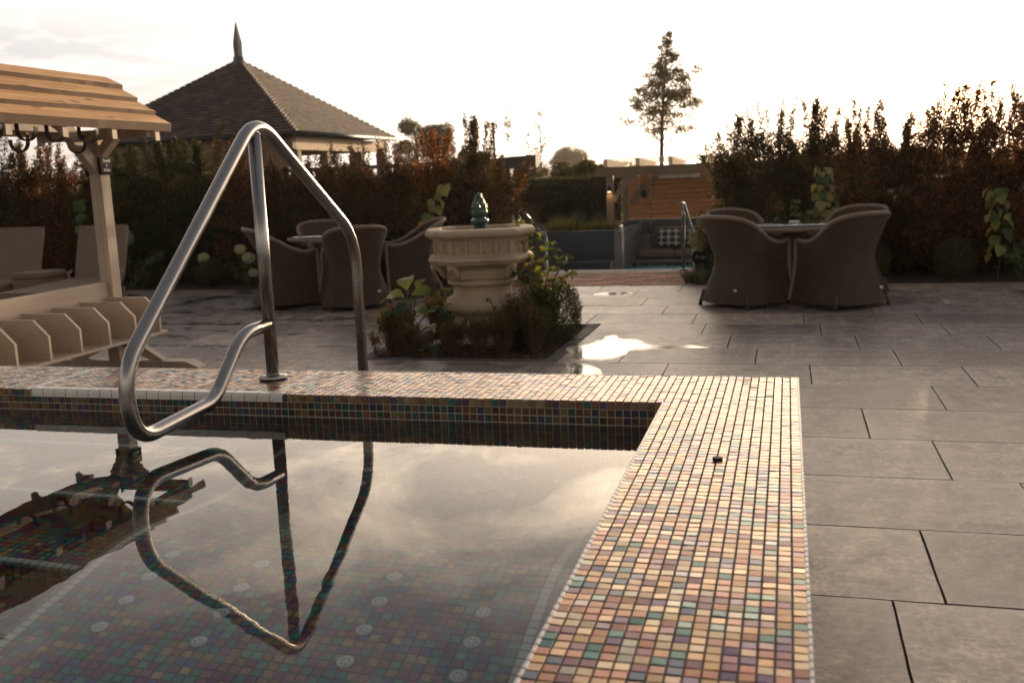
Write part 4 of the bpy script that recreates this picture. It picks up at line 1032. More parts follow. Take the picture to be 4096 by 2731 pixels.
# roof boards, each with an uneven sawn lower edge
for sgn in (-1, 1):
    for k in range(4):
        t0, t1 = (k + 1) / 4, k / 4 - .05
        y0, y1 = 2.35, 5.865 - (.0 if k == 3 else .015 * (k % 2))
        n_ = 48; V = []
        for i in range(n_ + 1):
            y = y0 + (y1 - y0) * i / n_; wv = .006 * noise.noise((y * 1.7, k * 5.3, sgn)) + .002 * noise.noise((y * 13, k, 2))
            xa, za = .455 * t0 + wv, 2.0 - .36 * t0 + .018; xb, zb = .455 * max(t1, 0), 2.0 - .36 * max(t1, 0) - .002
            V += [(sgn * xa, y, za - .024 - wv), (sgn * (xa + .012), y, za + .026 - wv), (sgn * xb, y, zb + .016), (sgn * xb, y, zb - .010)]
        F = [(4 * i + a, 4 * i + (a + 1) % 4, 4 * i + 4 + (a + 1) % 4, 4 * i + 4 + a) for i in range(n_) for a in range(4)] + [(3, 2, 1, 0), (4 * n_, 4 * n_ + 1, 4 * n_ + 2, 4 * n_ + 3)]
        if sgn < 0: F = [tuple(reversed(f)) for f in F]
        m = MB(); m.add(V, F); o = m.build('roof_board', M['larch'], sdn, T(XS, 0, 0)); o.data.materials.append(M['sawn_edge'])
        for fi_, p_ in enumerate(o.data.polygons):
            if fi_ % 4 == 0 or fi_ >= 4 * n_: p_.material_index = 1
# black hooks: top row on the near eaves rail, second row on the far one
def hook_mesh(flip):
    m = MB(); w_ = .014; th = .003; path = [(0, .05), (0, 0)] + [(.062 - .062 * math.cos(a), -.062 * math.sin(a)) for a in [math.pi * k / 12 for k in range(1, 13)]] + [(.124, .012)]
    if flip: path = [(-x, z) for x, z in path]
    V = []; n_ = len(path)
    for i in range(n_):
        a = Vector((path[min(i + 1, n_ - 1)][0] - path[max(i - 1, 0)][0], 0, path[min(i + 1, n_ - 1)][1] - path[max(i - 1, 0)][1])).normalized(); nr = Vector((-a.z, 0, a.x)) * th; c = Vector((path[i][0], 0, path[i][1]))
        V += [c + nr + Vector((0, -w_, 0)), c + nr + Vector((0, w_, 0)), c - nr + Vector((0, w_, 0)), c - nr + Vector((0, -w_, 0))]
    F = [(4 * i + q, 4 * i + (q + 1) % 4, 4 * i + 4 + (q + 1) % 4, 4 * i + 4 + q) for i in range(n_ - 1) for q in range(4)] + [(3, 2, 1, 0), (4 * n_ - 4, 4 * n_ - 3, 4 * n_ - 2, 4 * n_ - 1)]
    m.add(V, F); return m.mesh('robe_hook', M['black_iron'])
HK1, HK2 = hook_mesh(False), hook_mesh(True)
for y in (5.13, 4.86, 4.63, 4.38, 4.10, 3.8, 3.5): link('robe_hook', HK1, None, sdn, T(-4.045, y, 1.615))
for y in (5.50, 5.00, 4.70, 4.4, 4.1): link('robe_hook', HK2, None, sdn, T(-4.30, y, 1.575))
# signs on the post
sgn_ = empty('towels_sign', (-4.325, 5.695, 1.43), 0, 'small black slate sign reading Towels & Robes on the post face toward the fountain', 'sign')
m = MB(); m.box((0, -.058, -.055), (.016, .058, .055), bev=.001); m.build('slate_plate', M['slate_sign'], sgn_)
for (txt, z, sz) in (('Towels', .024, .031), ('&', -.004, .026), ('Robes', -.036, .031)):
    cu = bpy.data.curves.new('sign_text', 'FONT'); cu.body = txt; cu.size = sz; cu.align_x = 'CENTER'; cu.shear = .35; cu.extrude = .0004; cu.offset = .0002
    to = bpy.data.objects.new('lettering_curve', cu); col.objects.link(to); bpy.context.view_layer.update()
    tm = bpy.data.meshes.new_from_object(to.evaluated_get(bpy.context.evaluated_depsgraph_get())); bpy.data.objects.remove(to); tm.materials.clear()
    link('lettering', tm, M['chalk'], sgn_, T(.0175, 0, z) @ RZ(math.pi / 2) @ RX(math.pi / 2) @ S3(.85, 1, 1))
s2_ = empty('blank_slate_sign', (-4.415, 5.695, 1.43), 0, 'black slate sign on the far side of the same post, seen edge on', 'sign')
m = MB(); m.box((-.016, -.058, -.06), (0, .058, .06), bev=.001); m.build('slate_plate', M['slate_sign'], s2_)

# ================================================================== wicker furniture
def chair_outline(t):
    """plan outline of the shell: t in -1..1 from the front left arm round the back to the front right; y is forward"""
    W_, D_ = .29, .28; a = abs(t); s_ = 1 if t > 0 else -1
    if a > .45:
        u = (a - .45) / .55; return (s_ * W_ * (1 - .04 * u), -D_ * .52 + u * (D_ * 1.52), s_, 0)
    ang = a / .45 * math.pi / 2; e = 2 / 3.2
    return (s_ * W_ * math.sin(ang) ** e, -D_ * .52 - D_ * .48 * math.cos(ang) ** e, s_ * math.sin(ang), -math.cos(ang))
def rim_h(t):
    a = abs(t); 
    if a > .92: return .60 - (a - .92) / .08 * .02
    return .590 + .235 * math.cos(math.pi / 2 * min(1, a / .74)) ** 1.6 - .018 * math.sin(min(1, max(0, (a - .7) / .3)) * math.pi)
def make_chair():
    r_ = empty('wicker_chair')
    NT, NZ_ = 72, 22
    def shell(inn):
        V = []; F = []; uv = []
        for i in range(NT + 1):
            t = -1 + 2 * i / NT; x, y, nx_, ny_ = chair_outline(t); H = rim_h(t)
            for j in range(NZ_ + 1):
                v = j / NZ_; z = .045 + (H - .045) * v
                wv = (z - .40); back = max(0, 1 - abs(t) / .75)
                if z < .40: f = (.40 - z) / .325; off = -.02 + .15 * f ** 1.2 * (.5 + .5 * back)
                else: f = (z - .40) / .44; off = -.02 + (.20 * back + .03) * f ** 1.25
                off -= inn
                V.append((x + nx_ * off, y + ny_ * off, z))
        k = NZ_ + 1
        for i in range(NT):
            for j in range(NZ_):
                a = i * k + j; F.append((a, a + k, a + k + 1, a + 1)); uv.append([(i / NT * 2.1, V[a][2]), ((i + 1) / NT * 2.1, V[a + k][2]), ((i + 1) / NT * 2.1, V[a + k + 1][2]), (i / NT * 2.1, V[a + 1][2])])
        return V, F, uv
    V, F, uv = shell(0); V2, F2, uv2 = shell(.028)
    m = MB(); m.add(V, F, True, uvs=uv); m.add(V2, [tuple(reversed(f)) for f in F2], True, uvs=[list(reversed(u)) for u in uv2]); m.build('shell', M['wicker'], r_)
    top = [Vector(V[i * (NZ_ + 1) + NZ_]) * .5 + Vector(V2[i * (NZ_ + 1) + NZ_]) * .5 for i in range(NT + 1)]
    fl = [Vector((V[0][0], V[0][1], z)) for z in (.06, .2, .35, .5)]; fr = [Vector((V[-1][0], V[-1][1], z)) for z in (.5, .35, .2, .06)]
    fl = [Vector(V[j]) for j in (0, 5, 10, 15, 19)]; fr = [Vector(V[NT * (NZ_ + 1) + j]) for j in (19, 15, 10, 5, 0)]
    pth = smooth_path(fl + top + fr, 1)
    m = MB(); m.tube(pth, .019, 8)
    for ph in (0, 2.09, 4.19):
        hp_ = []
        for i, p in enumerate(pth):
            d = (pth[min(i + 1, len(pth) - 1)] - pth[max(i - 1, 0)]).normalized(); u_ = d.orthogonal().normalized()
            up_ = (Vector((0, 0, 1)) - d * d.z); up_ = up_.normalized() if up_.length > .2 else Vector((1, 0, 0)); b_ = d.cross(up_); a = ph + i * 1.05
            hp_.append(p + (up_ * math.cos(a) + b_ * math.sin(a)) * .012)
        m.tube(hp_, .0115, 6)
    m.build('braided_rim', M['rope'], r_)
    m = MB(); sw = .225; V = []; F = []; uvx = []
    m2 = MB(); m2.box((-sw, -.24, .33), (sw, .24, .40), bev=.01); m2.build('seat', M['rope'], r_)
    m3 = MB(); m3.box((-sw + .03, .235, .11), (sw - .03, .255, .335)); m3.build('front_panel', M['wicker'], r_)
    cushion((-sw + .01, -.22, .402), (sw - .01, .24, .455), r_, 'seat_cushion')
    for (x, y, k) in ((-.27, .26, 0), (.27, .26, 0), (-.33, -.33, 1), (.33, -.33, 1)):
        m = MB(); m.tube([(x * .93, y * .93, .14), (x * 1.02, y * 1.02, .012)], [.02, .0165], 10); lg = m.build('leg', M['leg_dark'], r_)
        m = MB(); m.tube([(x * 1.02, y * 1.02, .013), (x * 1.022, y * 1.022, 0)], .018, 10); m.build('foot_cap', M['rubber'], lg)
    m = MB(); m.lathe([(.022, 0), (.022, .004)], 20, 1, .62); m.build('oval_badge', M['badge'], r_, T(.20, -.368, .17) @ RX(R(70)))
    return r_
ch0 = make_chair()
TC = (.04, 9.86); TL = (-4.70, 9.93)
used = False
def place_chair(x, y, face, label, group):
    global used
    o = ch0 if not used else copy_tree(ch0); used = True
    o.location = (x, y, 0); o.scale = (.93, .93, 1); o.rotation_euler = (0, 0, face - math.pi / 2); tag(o, label, 'chair', group)
def face(a): return R(a)
gR = 'wicker armchairs at the right table'; gL = 'wicker armchairs at the left table'
place_chair(-.345, 9.42, R(46), 'wicker tub chair at the right table, front left, its back toward the brick path', gR)
place_chair(.425, 9.36, R(132), 'wicker tub chair at the right table, front right, nearest the box ball', gR)
place_chair(-.36, 10.30, R(-46), 'wicker tub chair behind the right table on its left, mostly hidden', gR)
place_chair(.50, 10.30, R(-134), 'wicker tub chair behind the right table on its right, only its top rim showing', gR)
place_chair(-5.08, 9.50, R(40), 'wicker tub chair at the left table, front left behind the steel post', gL)
place_chair(-4.32, 9.42, R(128), 'wicker tub chair at the left table, front right, seen through the rail', gL)
place_chair(-5.02, 10.42, R(-52), 'wicker tub chair behind the left table, its rounded back above the glass', gL)
place_chair(-4.05, 10.30, R(-150), 'wicker tub chair at the left table, rear right, nearest the fountain', gL)
def make_table():
    r_ = empty('wicker_table')
    MB().lathe([(.44, .655), (.525, .66), (.535, .675), (.53, .695), (.50, .702), (.48, .698)], 56).build('apron_rim', M['rope'], r_)
    MB().lathe([(.50, .7035), (.502, .7055), (.502, .711), (.50, .713), (.02, .7132)], 56).build('glass_top', M['glass_top'], r_)
    for k in range(4):
        a = k * math.pi / 2 + math.pi / 4; m = MB(); m.tube([(.10 * math.cos(a), .10 * math.sin(a), .66), (.09 * math.cos(a), .09 * math.sin(a), .05), (.13 * math.cos(a), .13 * math.sin(a), 0)], [.02, .019, .017], 10); m.build('leg', M['rope'], r_)
    MB().lathe([(.105, .12), (.115, .3), (.115, .42), (.105, .60)], 24).build('woven_column', M['rope'], r_)
    return r_
t1_ = make_table(); t1_.location = (*TC, 0); tag(t1_, 'round wicker table with glass top between the four chairs at right', 'table', 'round wicker tables')
t2_ = copy_tree(t1_); t2_.location = (*TL, 0); t2_.rotation_euler = (0, 0, .3); tag(t2_, 'round wicker table with glass top left of the fountain, behind the steel rail', 'table', 'round wicker tables')
for (x, y, lb) in ((.06, 10.05, 'small white dish on the glass top of the right table'), (-4.62, 9.99, 'small white dish on the glass top of the left table')):
    o = things('table_dish', lb, 'dish', [('plate', MB().box((-.045, -.03, 0), (.045, .03, .012), bev=.003), M['white'])], (x, y, .7135), .2)
def make_lounger():
    r_ = empty('wicker_lounger'); w_ = .60
    def slab_(name, P0, P1, th, mat=M['wicker_lounge']):   # woven slab running from P0 to P1 in the yz plane
        A = Vector((0, *P0)); B = Vector((0, *P1)); d = (B - A).normalized(); nr = Vector((0, -d.z, d.y)); V = []; F = []; uv = []; e = .018
        n_ = 10; Ls = (B - A).length
        ringp = []
        hw = w_ / 2
        sec = [(-hw + e, 0), (-hw, -e), (-hw, -th + e), (-hw + e, -th), (hw - e, -th), (hw, -th + e), (hw, -e), (hw - e, 0)]
        for i in range(n_ + 1):
            c = A.lerp(B, i / n_); k_ = 1 if 0 < i < n_ else .97
            for (x, z) in sec: V.append(c + Vector((x * k_, 0, 0)) + nr * z)
        for i in range(n_):
            for a in range(8):
                b = (a + 1) % 8; F.append((i * 8 + a, i * 8 + b, i * 8 + 8 + b, i * 8 + 8 + a)); uv.append([(V[q][0] * 1.0 + .5 + (V[q].z if a in (0, 1, 2, 4, 5, 6) else 0) * 0, (i + (1 if q >= i * 8 + 8 else 0)) / n_ * Ls) for q in F[-1]])
        F.append(tuple(reversed(range(8)))); uv.append([(V[q][0] + .5, V[q].z) for q in F[-1]]); F.append(tuple(range(n_ * 8, n_ * 8 + 8))); uv.append([(V[q][0] + .5, V[q].z) for q in F[-1]])
        m = MB(); m.add(V, F, False, uvs=uv); return m.build(name, mat, r_)
    slab_('seat', (-1.15, .33), (.0, .36), .13); slab_('backrest', (.02, .33), (.20, .91), .07)
    for sx_ in (-1, 1):
        for y in (-1.08, .05): MB().box((sx_ * .27 - .025, y - .025, 0), (sx_ * .27 + .025, y + .025, .25)).build('leg', M['rope'], r_)
        MB().tube([(sx_ * .315, -.02, .28), (sx_ * .325, -.02, .40), (sx_ * .315, .03, .43)], .02, 10).build('hinge', M['rope'], r_)
    return r_
lg0 = make_lounger(); lg0.location = (-7.20, 9.15, 0); lg0.rotation_euler = (0, 0, R(2)); tag(lg0, 'sandy wicker sun lounger with upright back, right one beside the stand post', 'sun lounger', 'wicker loungers before the left hedge')
lg1 = copy_tree(lg0); lg1.location = (-8.33, 9.20, 0); tag(lg1, 'sandy wicker sun lounger cut off by the left edge of the picture', 'sun lounger', 'wicker loungers before the left hedge')
bt = empty('wicker_side_table', (-7.76, 8.95, 0), 0, 'small wicker cube table between the two sun loungers', 'side table')
def wbox(name, a, b, par, mat):
    x0, y0, z0 = a; x1, y1, z1 = b; m = MB()
    V = [(x0, y0, z0), (x1, y0, z0), (x1, y1, z0), (x0, y1, z0), (x0, y0, z1), (x1, y0, z1), (x1, y1, z1), (x0, y1, z1)]
    F = [(0, 1, 5, 4), (1, 2, 6, 5), (2, 3, 7, 6), (3, 0, 4, 7), (4, 5, 6, 7)]
    uv = [[(0, 0), (x1 - x0, 0), (x1 - x0, z1 - z0), (0, z1 - z0)]] * 4 + [[(0, 0), (x1 - x0, 0), (x1 - x0, y1 - y0), (0, y1 - y0)]]
    m.add(V, F, uvs=uv); o = m.build(name, mat, par)
    bv = o.modifiers.new('bevel', 'BEVEL'); bv.width = .02; bv.segments = 3; return o
wbox('body', (-.18, -.20, 0), (.18, .20, .40), bt, M['wicker_lounge']); wbox('lid', (-.195, -.215, .402), (.195, .215, .455), bt, M['wicker_lounge'])
# ================================================================== plants
def conifer_data(h, rad, seed, nl, pal, wts, shoots=10, flare=1.0, low=.02, ls=.042):
    g = np.random.default_rng(seed); P = []; D = []
    nb = 90
    tw = MB(); tw.tube([(0, 0, 0), (.01, .0, h * .4), (0, .01, h * .86)], [.022, .016, .006], 7)
    per = int(nl * .86 / nb)
    for b in range(nb):
        z0 = h * g.uniform(low, .78) if b > 22 else h * g.uniform(0, .14); ph = g.uniform(0, 2 * math.pi); f = z0 / h
        prof = (1 - .30 * max(0, f - .35) / .65)
        rr = rad * prof * g.uniform(.55, 1.12) * flare; rise = g.uniform(.10, .34) * (1.1 - .2 * f)
        t = g.uniform(.05, 1, per) ** .7
        base = np.array([0, 0, z0]); tip = np.array([math.cos(ph) * rr, math.sin(ph) * rr, min(z0 + rise, h * 1.0)])
        c = base + (tip - base) * t[:, None]; c[:, 2] += .05 * np.sin(t * 3) - .03 * t
        sp = .055 * (1.1 - .5 * t)[:, None]; c += g.normal(size=(per, 3)) * sp
        d = (tip - base) / np.linalg.norm(tip - base) + np.array([0, 0, .45]) + g.normal(size=(per, 3)) * .55
        P.append(c); D.append(d)
        if b % 5 == 0: tw.tube([tuple(base), tuple((base + tip) / 2 + [0, 0, .02]), tuple(tip)], [.006, .004, .002], 4)
    ps = int(nl * .14 / shoots)
    for s_ in range(shoots):
        ph = g.uniform(0, 2 * math.pi); r_ = rad * .95 * g.uniform(.1, 1); b0 = np.array([math.cos(ph) * r_ * .6, math.sin(ph) * r_ * .6, h * .72]); tp = np.array([math.cos(ph) * r_ * 1.15, math.sin(ph) * r_ * 1.15, h * g.uniform(.96, 1.14)])
        tw.tube([tuple(b0), tuple((b0 + tp) / 2), tuple(tp)], [.005, .0035, .0015], 4)
        t = g.uniform(0, 1, ps) ** .75; c = b0 + (tp - b0) * t[:, None] + g.normal(size=(ps, 3)) * (.036 * (1.15 - .75 * t))[:, None]
        P.append(c); D.append((tp - b0) / np.linalg.norm(tp - b0) + g.normal(size=(ps, 3)) * .6)
    P = np.concatenate(P); D = np.concatenate(D); n = len(P)
    C = pick_cols(g, n, pal, wts, .3)
    return leaves_mesh('crown', P, D, g.uniform(.6, 1.3, n) * ls, g.uniform(.6, 1.2, n) * ls * .42, C, M['leaf_s'], seed=seed), tw.mesh('trunk', M['twig'])
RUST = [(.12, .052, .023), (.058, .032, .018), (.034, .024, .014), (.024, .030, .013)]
GRN = [(.022, .035, .015), (.032, .048, .02), (.045, .035, .017), (.014, .021, .011)]
CON = {}
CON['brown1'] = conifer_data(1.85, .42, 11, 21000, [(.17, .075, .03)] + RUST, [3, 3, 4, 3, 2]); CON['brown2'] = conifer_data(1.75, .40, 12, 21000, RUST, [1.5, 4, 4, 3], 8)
CON['rust'] = conifer_data(1.80, .34, 13, 19000, [(.22, .075, .025)] + RUST, [5, 5, 3, 2, 1], 7); CON['mix'] = conifer_data(1.85, .40, 14, 21000, RUST + GRN, [2, 2, 3, 2, 2, 2, 1, 1], 9)  # brightest rust tone puts the sun's rim light into the leaf colour
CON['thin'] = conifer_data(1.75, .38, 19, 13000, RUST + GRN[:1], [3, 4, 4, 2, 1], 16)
CON['green'] = conifer_data(1.85, .46, 15, 26000, GRN, [4, 2, 1, 3], 7, 1.1, ls=.036); CON['yew'] = conifer_data(1.90, .40, 16, 23000, GRN + RUST, [3, 2, 1, 3, .5, 1.5, 2, 2], 12, ls=.038)
CON['yew2'] = conifer_data(1.95, .44, 17, 23000, GRN + RUST, [3, 2, 1, 3, .8, 1.5, 2, 2], 14, ls=.038)
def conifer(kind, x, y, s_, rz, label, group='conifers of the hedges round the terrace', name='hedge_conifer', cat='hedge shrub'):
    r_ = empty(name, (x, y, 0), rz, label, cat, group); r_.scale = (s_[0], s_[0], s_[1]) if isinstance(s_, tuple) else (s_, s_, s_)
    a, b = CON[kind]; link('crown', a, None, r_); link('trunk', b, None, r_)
# left hedge (left to right) and right hedge
LH = [(-11.4, 'green', 1.02, 'at the far left end of the hedge'), (-10.85, 'yew', 1.05, 'behind the leftmost lounger'),
      (-10.2, 'brown2', 1.03, 'between the two loungers, a bare gap of sky above'), (-9.65, 'brown1', .93, 'behind the right lounger, orange lit twigs'), (-9.1, 'mix', .90, 'left of the stand post under the sky gap'),
      (-8.55, 'green', .99, 'just right of the stand post under the roof'), (-8.0, 'green', 1.03, 'under the left slope of the pavilion roof'), (-7.45, 'green', 1.0, 'left of the steel rail apex'),
      (-6.9, 'brown1', .90, 'below the rail apex, russet topped'), (-6.35, 'brown2', .84, 'behind the steel post, under the pavilion corner'), (-5.8, 'thin', .84, 'before the first pavilion opening, thin top'),
      (-5.25, 'thin', .88, 'before the pavilion openings, some green leaf'), (-4.72, 'thin', .90, 'at the right pavilion corner'), (-4.2, 'rust', .90, 'brightest crown, left of the fountain finial'), (-3.68, 'mix', .94, 'last before the gap, behind the finial')]
for i, (x, k, s_, lb) in enumerate(LH):
    nm = {'green': 'dark green conifer', 'yew': 'dark yew like shrub', 'yew2': 'dark yew like shrub', 'rust': 'rust red conifer'}.get(k, 'brown conifer')
    conifer(k, x + rnd.uniform(-.03, .03), 11.78 + rnd.uniform(-.06, .06), s_, rnd.uniform(0, 6.28), nm + ' in left hedge, ' + lb)
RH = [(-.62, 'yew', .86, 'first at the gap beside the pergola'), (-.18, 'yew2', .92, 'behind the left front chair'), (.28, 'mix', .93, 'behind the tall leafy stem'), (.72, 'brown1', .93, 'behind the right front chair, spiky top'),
      (1.18, 'brown2', .93, 'left of the box ball'), (1.62, 'brown1', .99, 'directly below the sun glow, above the box ball'), (2.08, 'brown1', .99, 'behind the drooping pale leaves at right'), (2.55, 'rust', .97, 'cut by the right edge of the picture'), (3.05, 'yew', 1.0, 'just outside the right edge'), (3.6, 'yew', 1.08, 'further outside the right edge')]  # browner kinds towards the sun put its orange glow into leaf colour
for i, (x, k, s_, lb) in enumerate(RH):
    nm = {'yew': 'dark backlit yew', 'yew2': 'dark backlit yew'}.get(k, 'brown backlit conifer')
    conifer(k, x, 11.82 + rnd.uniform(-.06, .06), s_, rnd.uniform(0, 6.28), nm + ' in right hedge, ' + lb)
# second row added behind the hedges to block light low down
for i in range(16):
    conifer('green' if i % 3 else 'brown2', -11.6 + .53 * i, 12.35, (1.25, .80), i * 1.3, 'dense light blocking shrub in the added back row of the left hedge', 'back row of the left hedge')
for i in range(9):
    conifer('green' if i % 3 else 'yew', -.50 + .50 * i, 12.38, (1.25, .74), i * 1.7, 'dense light blocking shrub in the added back row of the right hedge', 'back row of the right hedge')

mb = MB(); mb.box((-.55, 12.55, 0), (5, 12.88, .26)); mb.box((-14, 12.55, 0), (-3.6, 12.88, .26)); o = mb.build('light_stop_bank', M['soil']); o['kind'] = 'structure'  # unseen bank added behind the hedges to block bright gaps at their foot
# box balls
def ball_mesh(seed, n=6500, pal=GRN, wts=(4, 3, 1, 2), ls=.020, sq=0):
    g = np.random.default_rng(seed); d = g.normal(size=(n, 3)); d /= np.linalg.norm(d, axis=1, keepdims=True)
    r_ = g.uniform(.72, 1.02, n) * (1 + .05 * np.sin(d[:, 0] * 6 + seed) * np.sin(d[:, 1] * 5) + .04 * np.sin(d[:, 2] * 9))
    if sq: r_ = r_ / np.maximum(np.abs(d[:, 0]), np.maximum(np.abs(d[:, 1]), np.abs(d[:, 2]))) ** sq
    P = d * r_[:, None]
    return P, d + g.normal(size=(n, 3)) * .7 + [0, 0, .3], g, n
def box_ball(x, y, rr, label, seed, name='box_ball', cat='box ball', n=6500, sc=(1, 1, 1), pal=None, sq=0, ls=.020, group=None):
    P, D, g, n = ball_mesh(seed, n, sq=sq); r_ = empty(name, (x, y, 0), 0, label, cat, group)
    C = pick_cols(g, n, pal or [(.05, .065, .022), (.075, .085, .03), (.10, .075, .03), (.03, .038, .018)], (4, 3, 1, 3), .3)
    P = P * np.array(sc) * rr + [0, 0, rr * sc[2] * .97]
    link('crown', leaves_mesh('crown', P, D, g.uniform(.7, 1.3, n) * ls, g.uniform(.6, 1.1, n) * ls * .55, C, M['leaf_s'], seed=seed), None, r_)
    m = MB(); m.tube([(0, 0, 0), (.005, 0, rr * sc[2])], [.012, .007], 6)
    for k in range(7):
        a = k * .9; m.tube([(0, 0, rr * .5), (math.cos(a) * rr * .6, math.sin(a) * rr * .6, rr * (.7 + .15 * k) * sc[2])], [.006, .003], 4)
    m.build('trunk', M['twig'], r_)
box_ball(1.70, 11.30, .215, 'clipped box ball on the soil right of the wicker chairs', 21)
box_ball(.86, 11.30, .20, 'clipped box ball half hidden behind the right front chair', 22)
box_ball(-7.20, 11.35, .18, 'clipped box ball below a cream flower head left of the steel post', 23)
box_ball(-8.05, 11.3, .19, 'clipped box ball in the shade beside the hydrangea', 24)
box_ball(-3.55, 11.25, .26, 'low dark bush just left of the fountain behind the chairs', 25, 'low_bush', 'bush')
box_ball(-2.95, 11.30, .20, 'low bush behind the fountain pedestal', 26, 'low_bush', 'bush')
box_ball(-.80, 12.25, .34, 'bright leaved bush beside the hooped sign, lit on its left edge', 27, 'low_bush', 'bush', pal=[(.12, .13, .03), (.07, .085, .025), (.16, .15, .04), (.04, .05, .02)], sc=(1, .9, 1.1), ls=.028)
# grey lavender tuft, grasses
def tuft(x, y, h, rad, n, pal, label, name, cat, z=0, w_=.006, droop=.3, seed=0, group=None, kind=None):
    g = np.random.default_rng(seed); V = []; F = []; C = []
    for k in range(n):
        a = g.uniform(0, 6.28); r_ = rad * math.sqrt(g.uniform(0, 1)); bx_, by = math.cos(a) * r_ * .5, math.sin(a) * r_ * .5
        hh = h * g.uniform(.6, 1.1); tx, ty = math.cos(a) * r_ * (1 + droop), math.sin(a) * r_ * (1 + droop); c = pal[g.integers(len(pal))]; s_ = g.uniform(.7, 1.2)
        wx, wy = -math.sin(a) * w_ * .5, math.cos(a) * w_ * .5; b = len(V)
        for t in (0, .35, .7, 1):
            px, py, pz = bx_ + (tx - bx_) * t ** 1.6, by + (ty - by) * t ** 1.6, hh * (t - droop * .4 * t ** 3); q = 1 - t * .85
            V += [(px - wx * q, py - wy * q, pz), (px + wx * q, py + wy * q, pz)]
        for i in range(3): F.append((b + 2 * i, b + 2 * i + 1, b + 2 * i + 3, b + 2 * i + 2))
        C += [(*[min(1, v * s_) for v in c], 1)] * 8
    m = MB(); m.v = V; m.f = F; m.sm = [False] * len(F); m.uv = [None] * len(F); m.c = C
    o = m.build(name, M['leaf_s'], None, T(x, y, z)); tag(o, label, cat, group, kind); return o
tuft(-1.02, 11.28, .17, .19, 420, [(.06, .08, .07), (.045, .06, .05), (.09, .11, .10)], 'grey green lavender tuft at the right end of the brick path', 'lavender', 'plant', seed=1)
tuft(-.86, 11.5, .15, .14, 260, [(.06, .08, .07), (.045, .06, .05)], 'small grey green tuft against the arrow sign post', 'lavender', 'plant', seed=2)
gx = MB()
for k in range(13):
    tuft(-3.95 + .085 * k * 1.05 + rnd.uniform(-.03, .03), 16.75 + rnd.uniform(-.03, .25), rnd.uniform(.16, .30), .14, 130, [(.10, .12, .04), (.15, .16, .06), (.07, .09, .03)], 'arching grass clump on top of the slate wall', 'grass_clump', 'grass', z=.24, w_=.010, seed=30 + k, group='grass clumps along the slate wall')
for k in range(5):
    tuft(-4.9 + .42 * k, 17.6 + .1 * (k % 3), rnd.uniform(.30, .42), .20, 260, [(.045, .07, .05), (.06, .085, .06)], 'blue green rosemary clump before the clipped hedge', 'rosemary', 'plant', z=.24, w_=.008, droop=.15, seed=60 + k, group='rosemary clumps before the clipped hedge')
# clipped hedge behind the retaining wall
g = np.random.default_rng(5); n = 60000; P = np.stack([g.uniform(-7.5, -3.30, n), g.uniform(20.6, 21.4, n), g.uniform(.24, 1.14, n)], 1)
m_ = g.uniform(size=n) < .6; P[m_, 1] = g.uniform(20.55, 20.72, m_.sum()); q_ = (~m_) & (g.uniform(size=n) < .5); P[q_, 2] = g.uniform(1.08, 1.17, q_.sum())
P[:, 1] += .05 * np.sin(P[:, 0] * 5) * np.sin(P[:, 2] * 7); D = g.normal(size=(n, 3)) + [0, -.5, .3]
r_ = empty('clipped_hedge', (0, 0, 0), 0, 'dark clipped hedge beyond the slate wall left of the pergola', 'hedge')
link('crown', leaves_mesh('crown', P, D, g.uniform(.03, .06, n), g.uniform(.015, .028, n), pick_cols(g, n, GRN, (4, 3, 1, 3), .3), M['leaf_s'], seed=5), None, r_)
m = MB(); m.box((-7.4, 20.78, .2), (-3.35, 21.2, 1.02)); m.build('light_stop_core', M['soil'], r_)  # solid core added unseen inside the hedge so no light leaks through

# ---- leafy plants whose leaves can be told apart
def leaf_mesh(name, kind, Ln=1.0):
    """unit leaf lying along +y, face up, drooping a little"""
    ks = {'heart': [(0, .0), (.10, .30), (.28, .46), (.50, .47), (.72, .33), (.88, .15), (1.0, 0)], 'oval': [(0, .0), (.08, .12), (.25, .30), (.48, .36), (.70, .28), (.88, .13), (1.0, 0)],
          'hosta': [(0, .02), (.12, .13), (.28, .27), (.46, .31), (.64, .25), (.83, .12), (1.0, 0)]}[kind]
    dr = {'heart': .30, 'oval': .16, 'hosta': .45}[kind]; V = []; F = []
    for (t, w_) in ks: z = -dr * t * t + (.10 if kind == 'hosta' else .02) * math.sin(t * 3.1); y = t - .15 * dr * t * t; V += [(-w_, y, z + w_ * .22 + .012 * math.sin(t * 17)), (-w_ * .5, y, z + w_ * .07), (0, y, z - .01), (w_ * .5, y, z + w_ * .07), (w_, y, z + w_ * .22 + .012 * math.sin(t * 13 + 1))]
    for i in range(len(ks) - 1):
        for a in range(4): F.append((5 * i + a, 5 * i + a + 1, 5 * i + 6 + a, 5 * i + 5 + a))
    me = bpy.data.meshes.new(name); me.from_pydata(V, [], F); me.polygons.foreach_set('use_smooth', [True] * len(F)); me.materials.append(M['leaf_o']); return me
LFH, LFO, LFS = leaf_mesh('leaf', 'heart'), leaf_mesh('leaf', 'oval'), leaf_mesh('leaf', 'hosta')
def aim(p, d, up=(0, 0, 1), s_=.1, roll=0):
    d = Vector(d).normalized(); u_ = Vector(up); x_ = d.cross(u_)
    if x_.length < 1e-3: x_ = Vector((1, 0, 0))
    x_.normalize(); z_ = x_.cross(d)
    return Matrix.Translation(p) @ Matrix(((x_.x, d.x, z_.x, 0), (x_.y, d.y, z_.y, 0), (x_.z, d.z, z_.z, 0), (0, 0, 0, 1))) @ RY(roll) @ S3(s_, s_, s_)
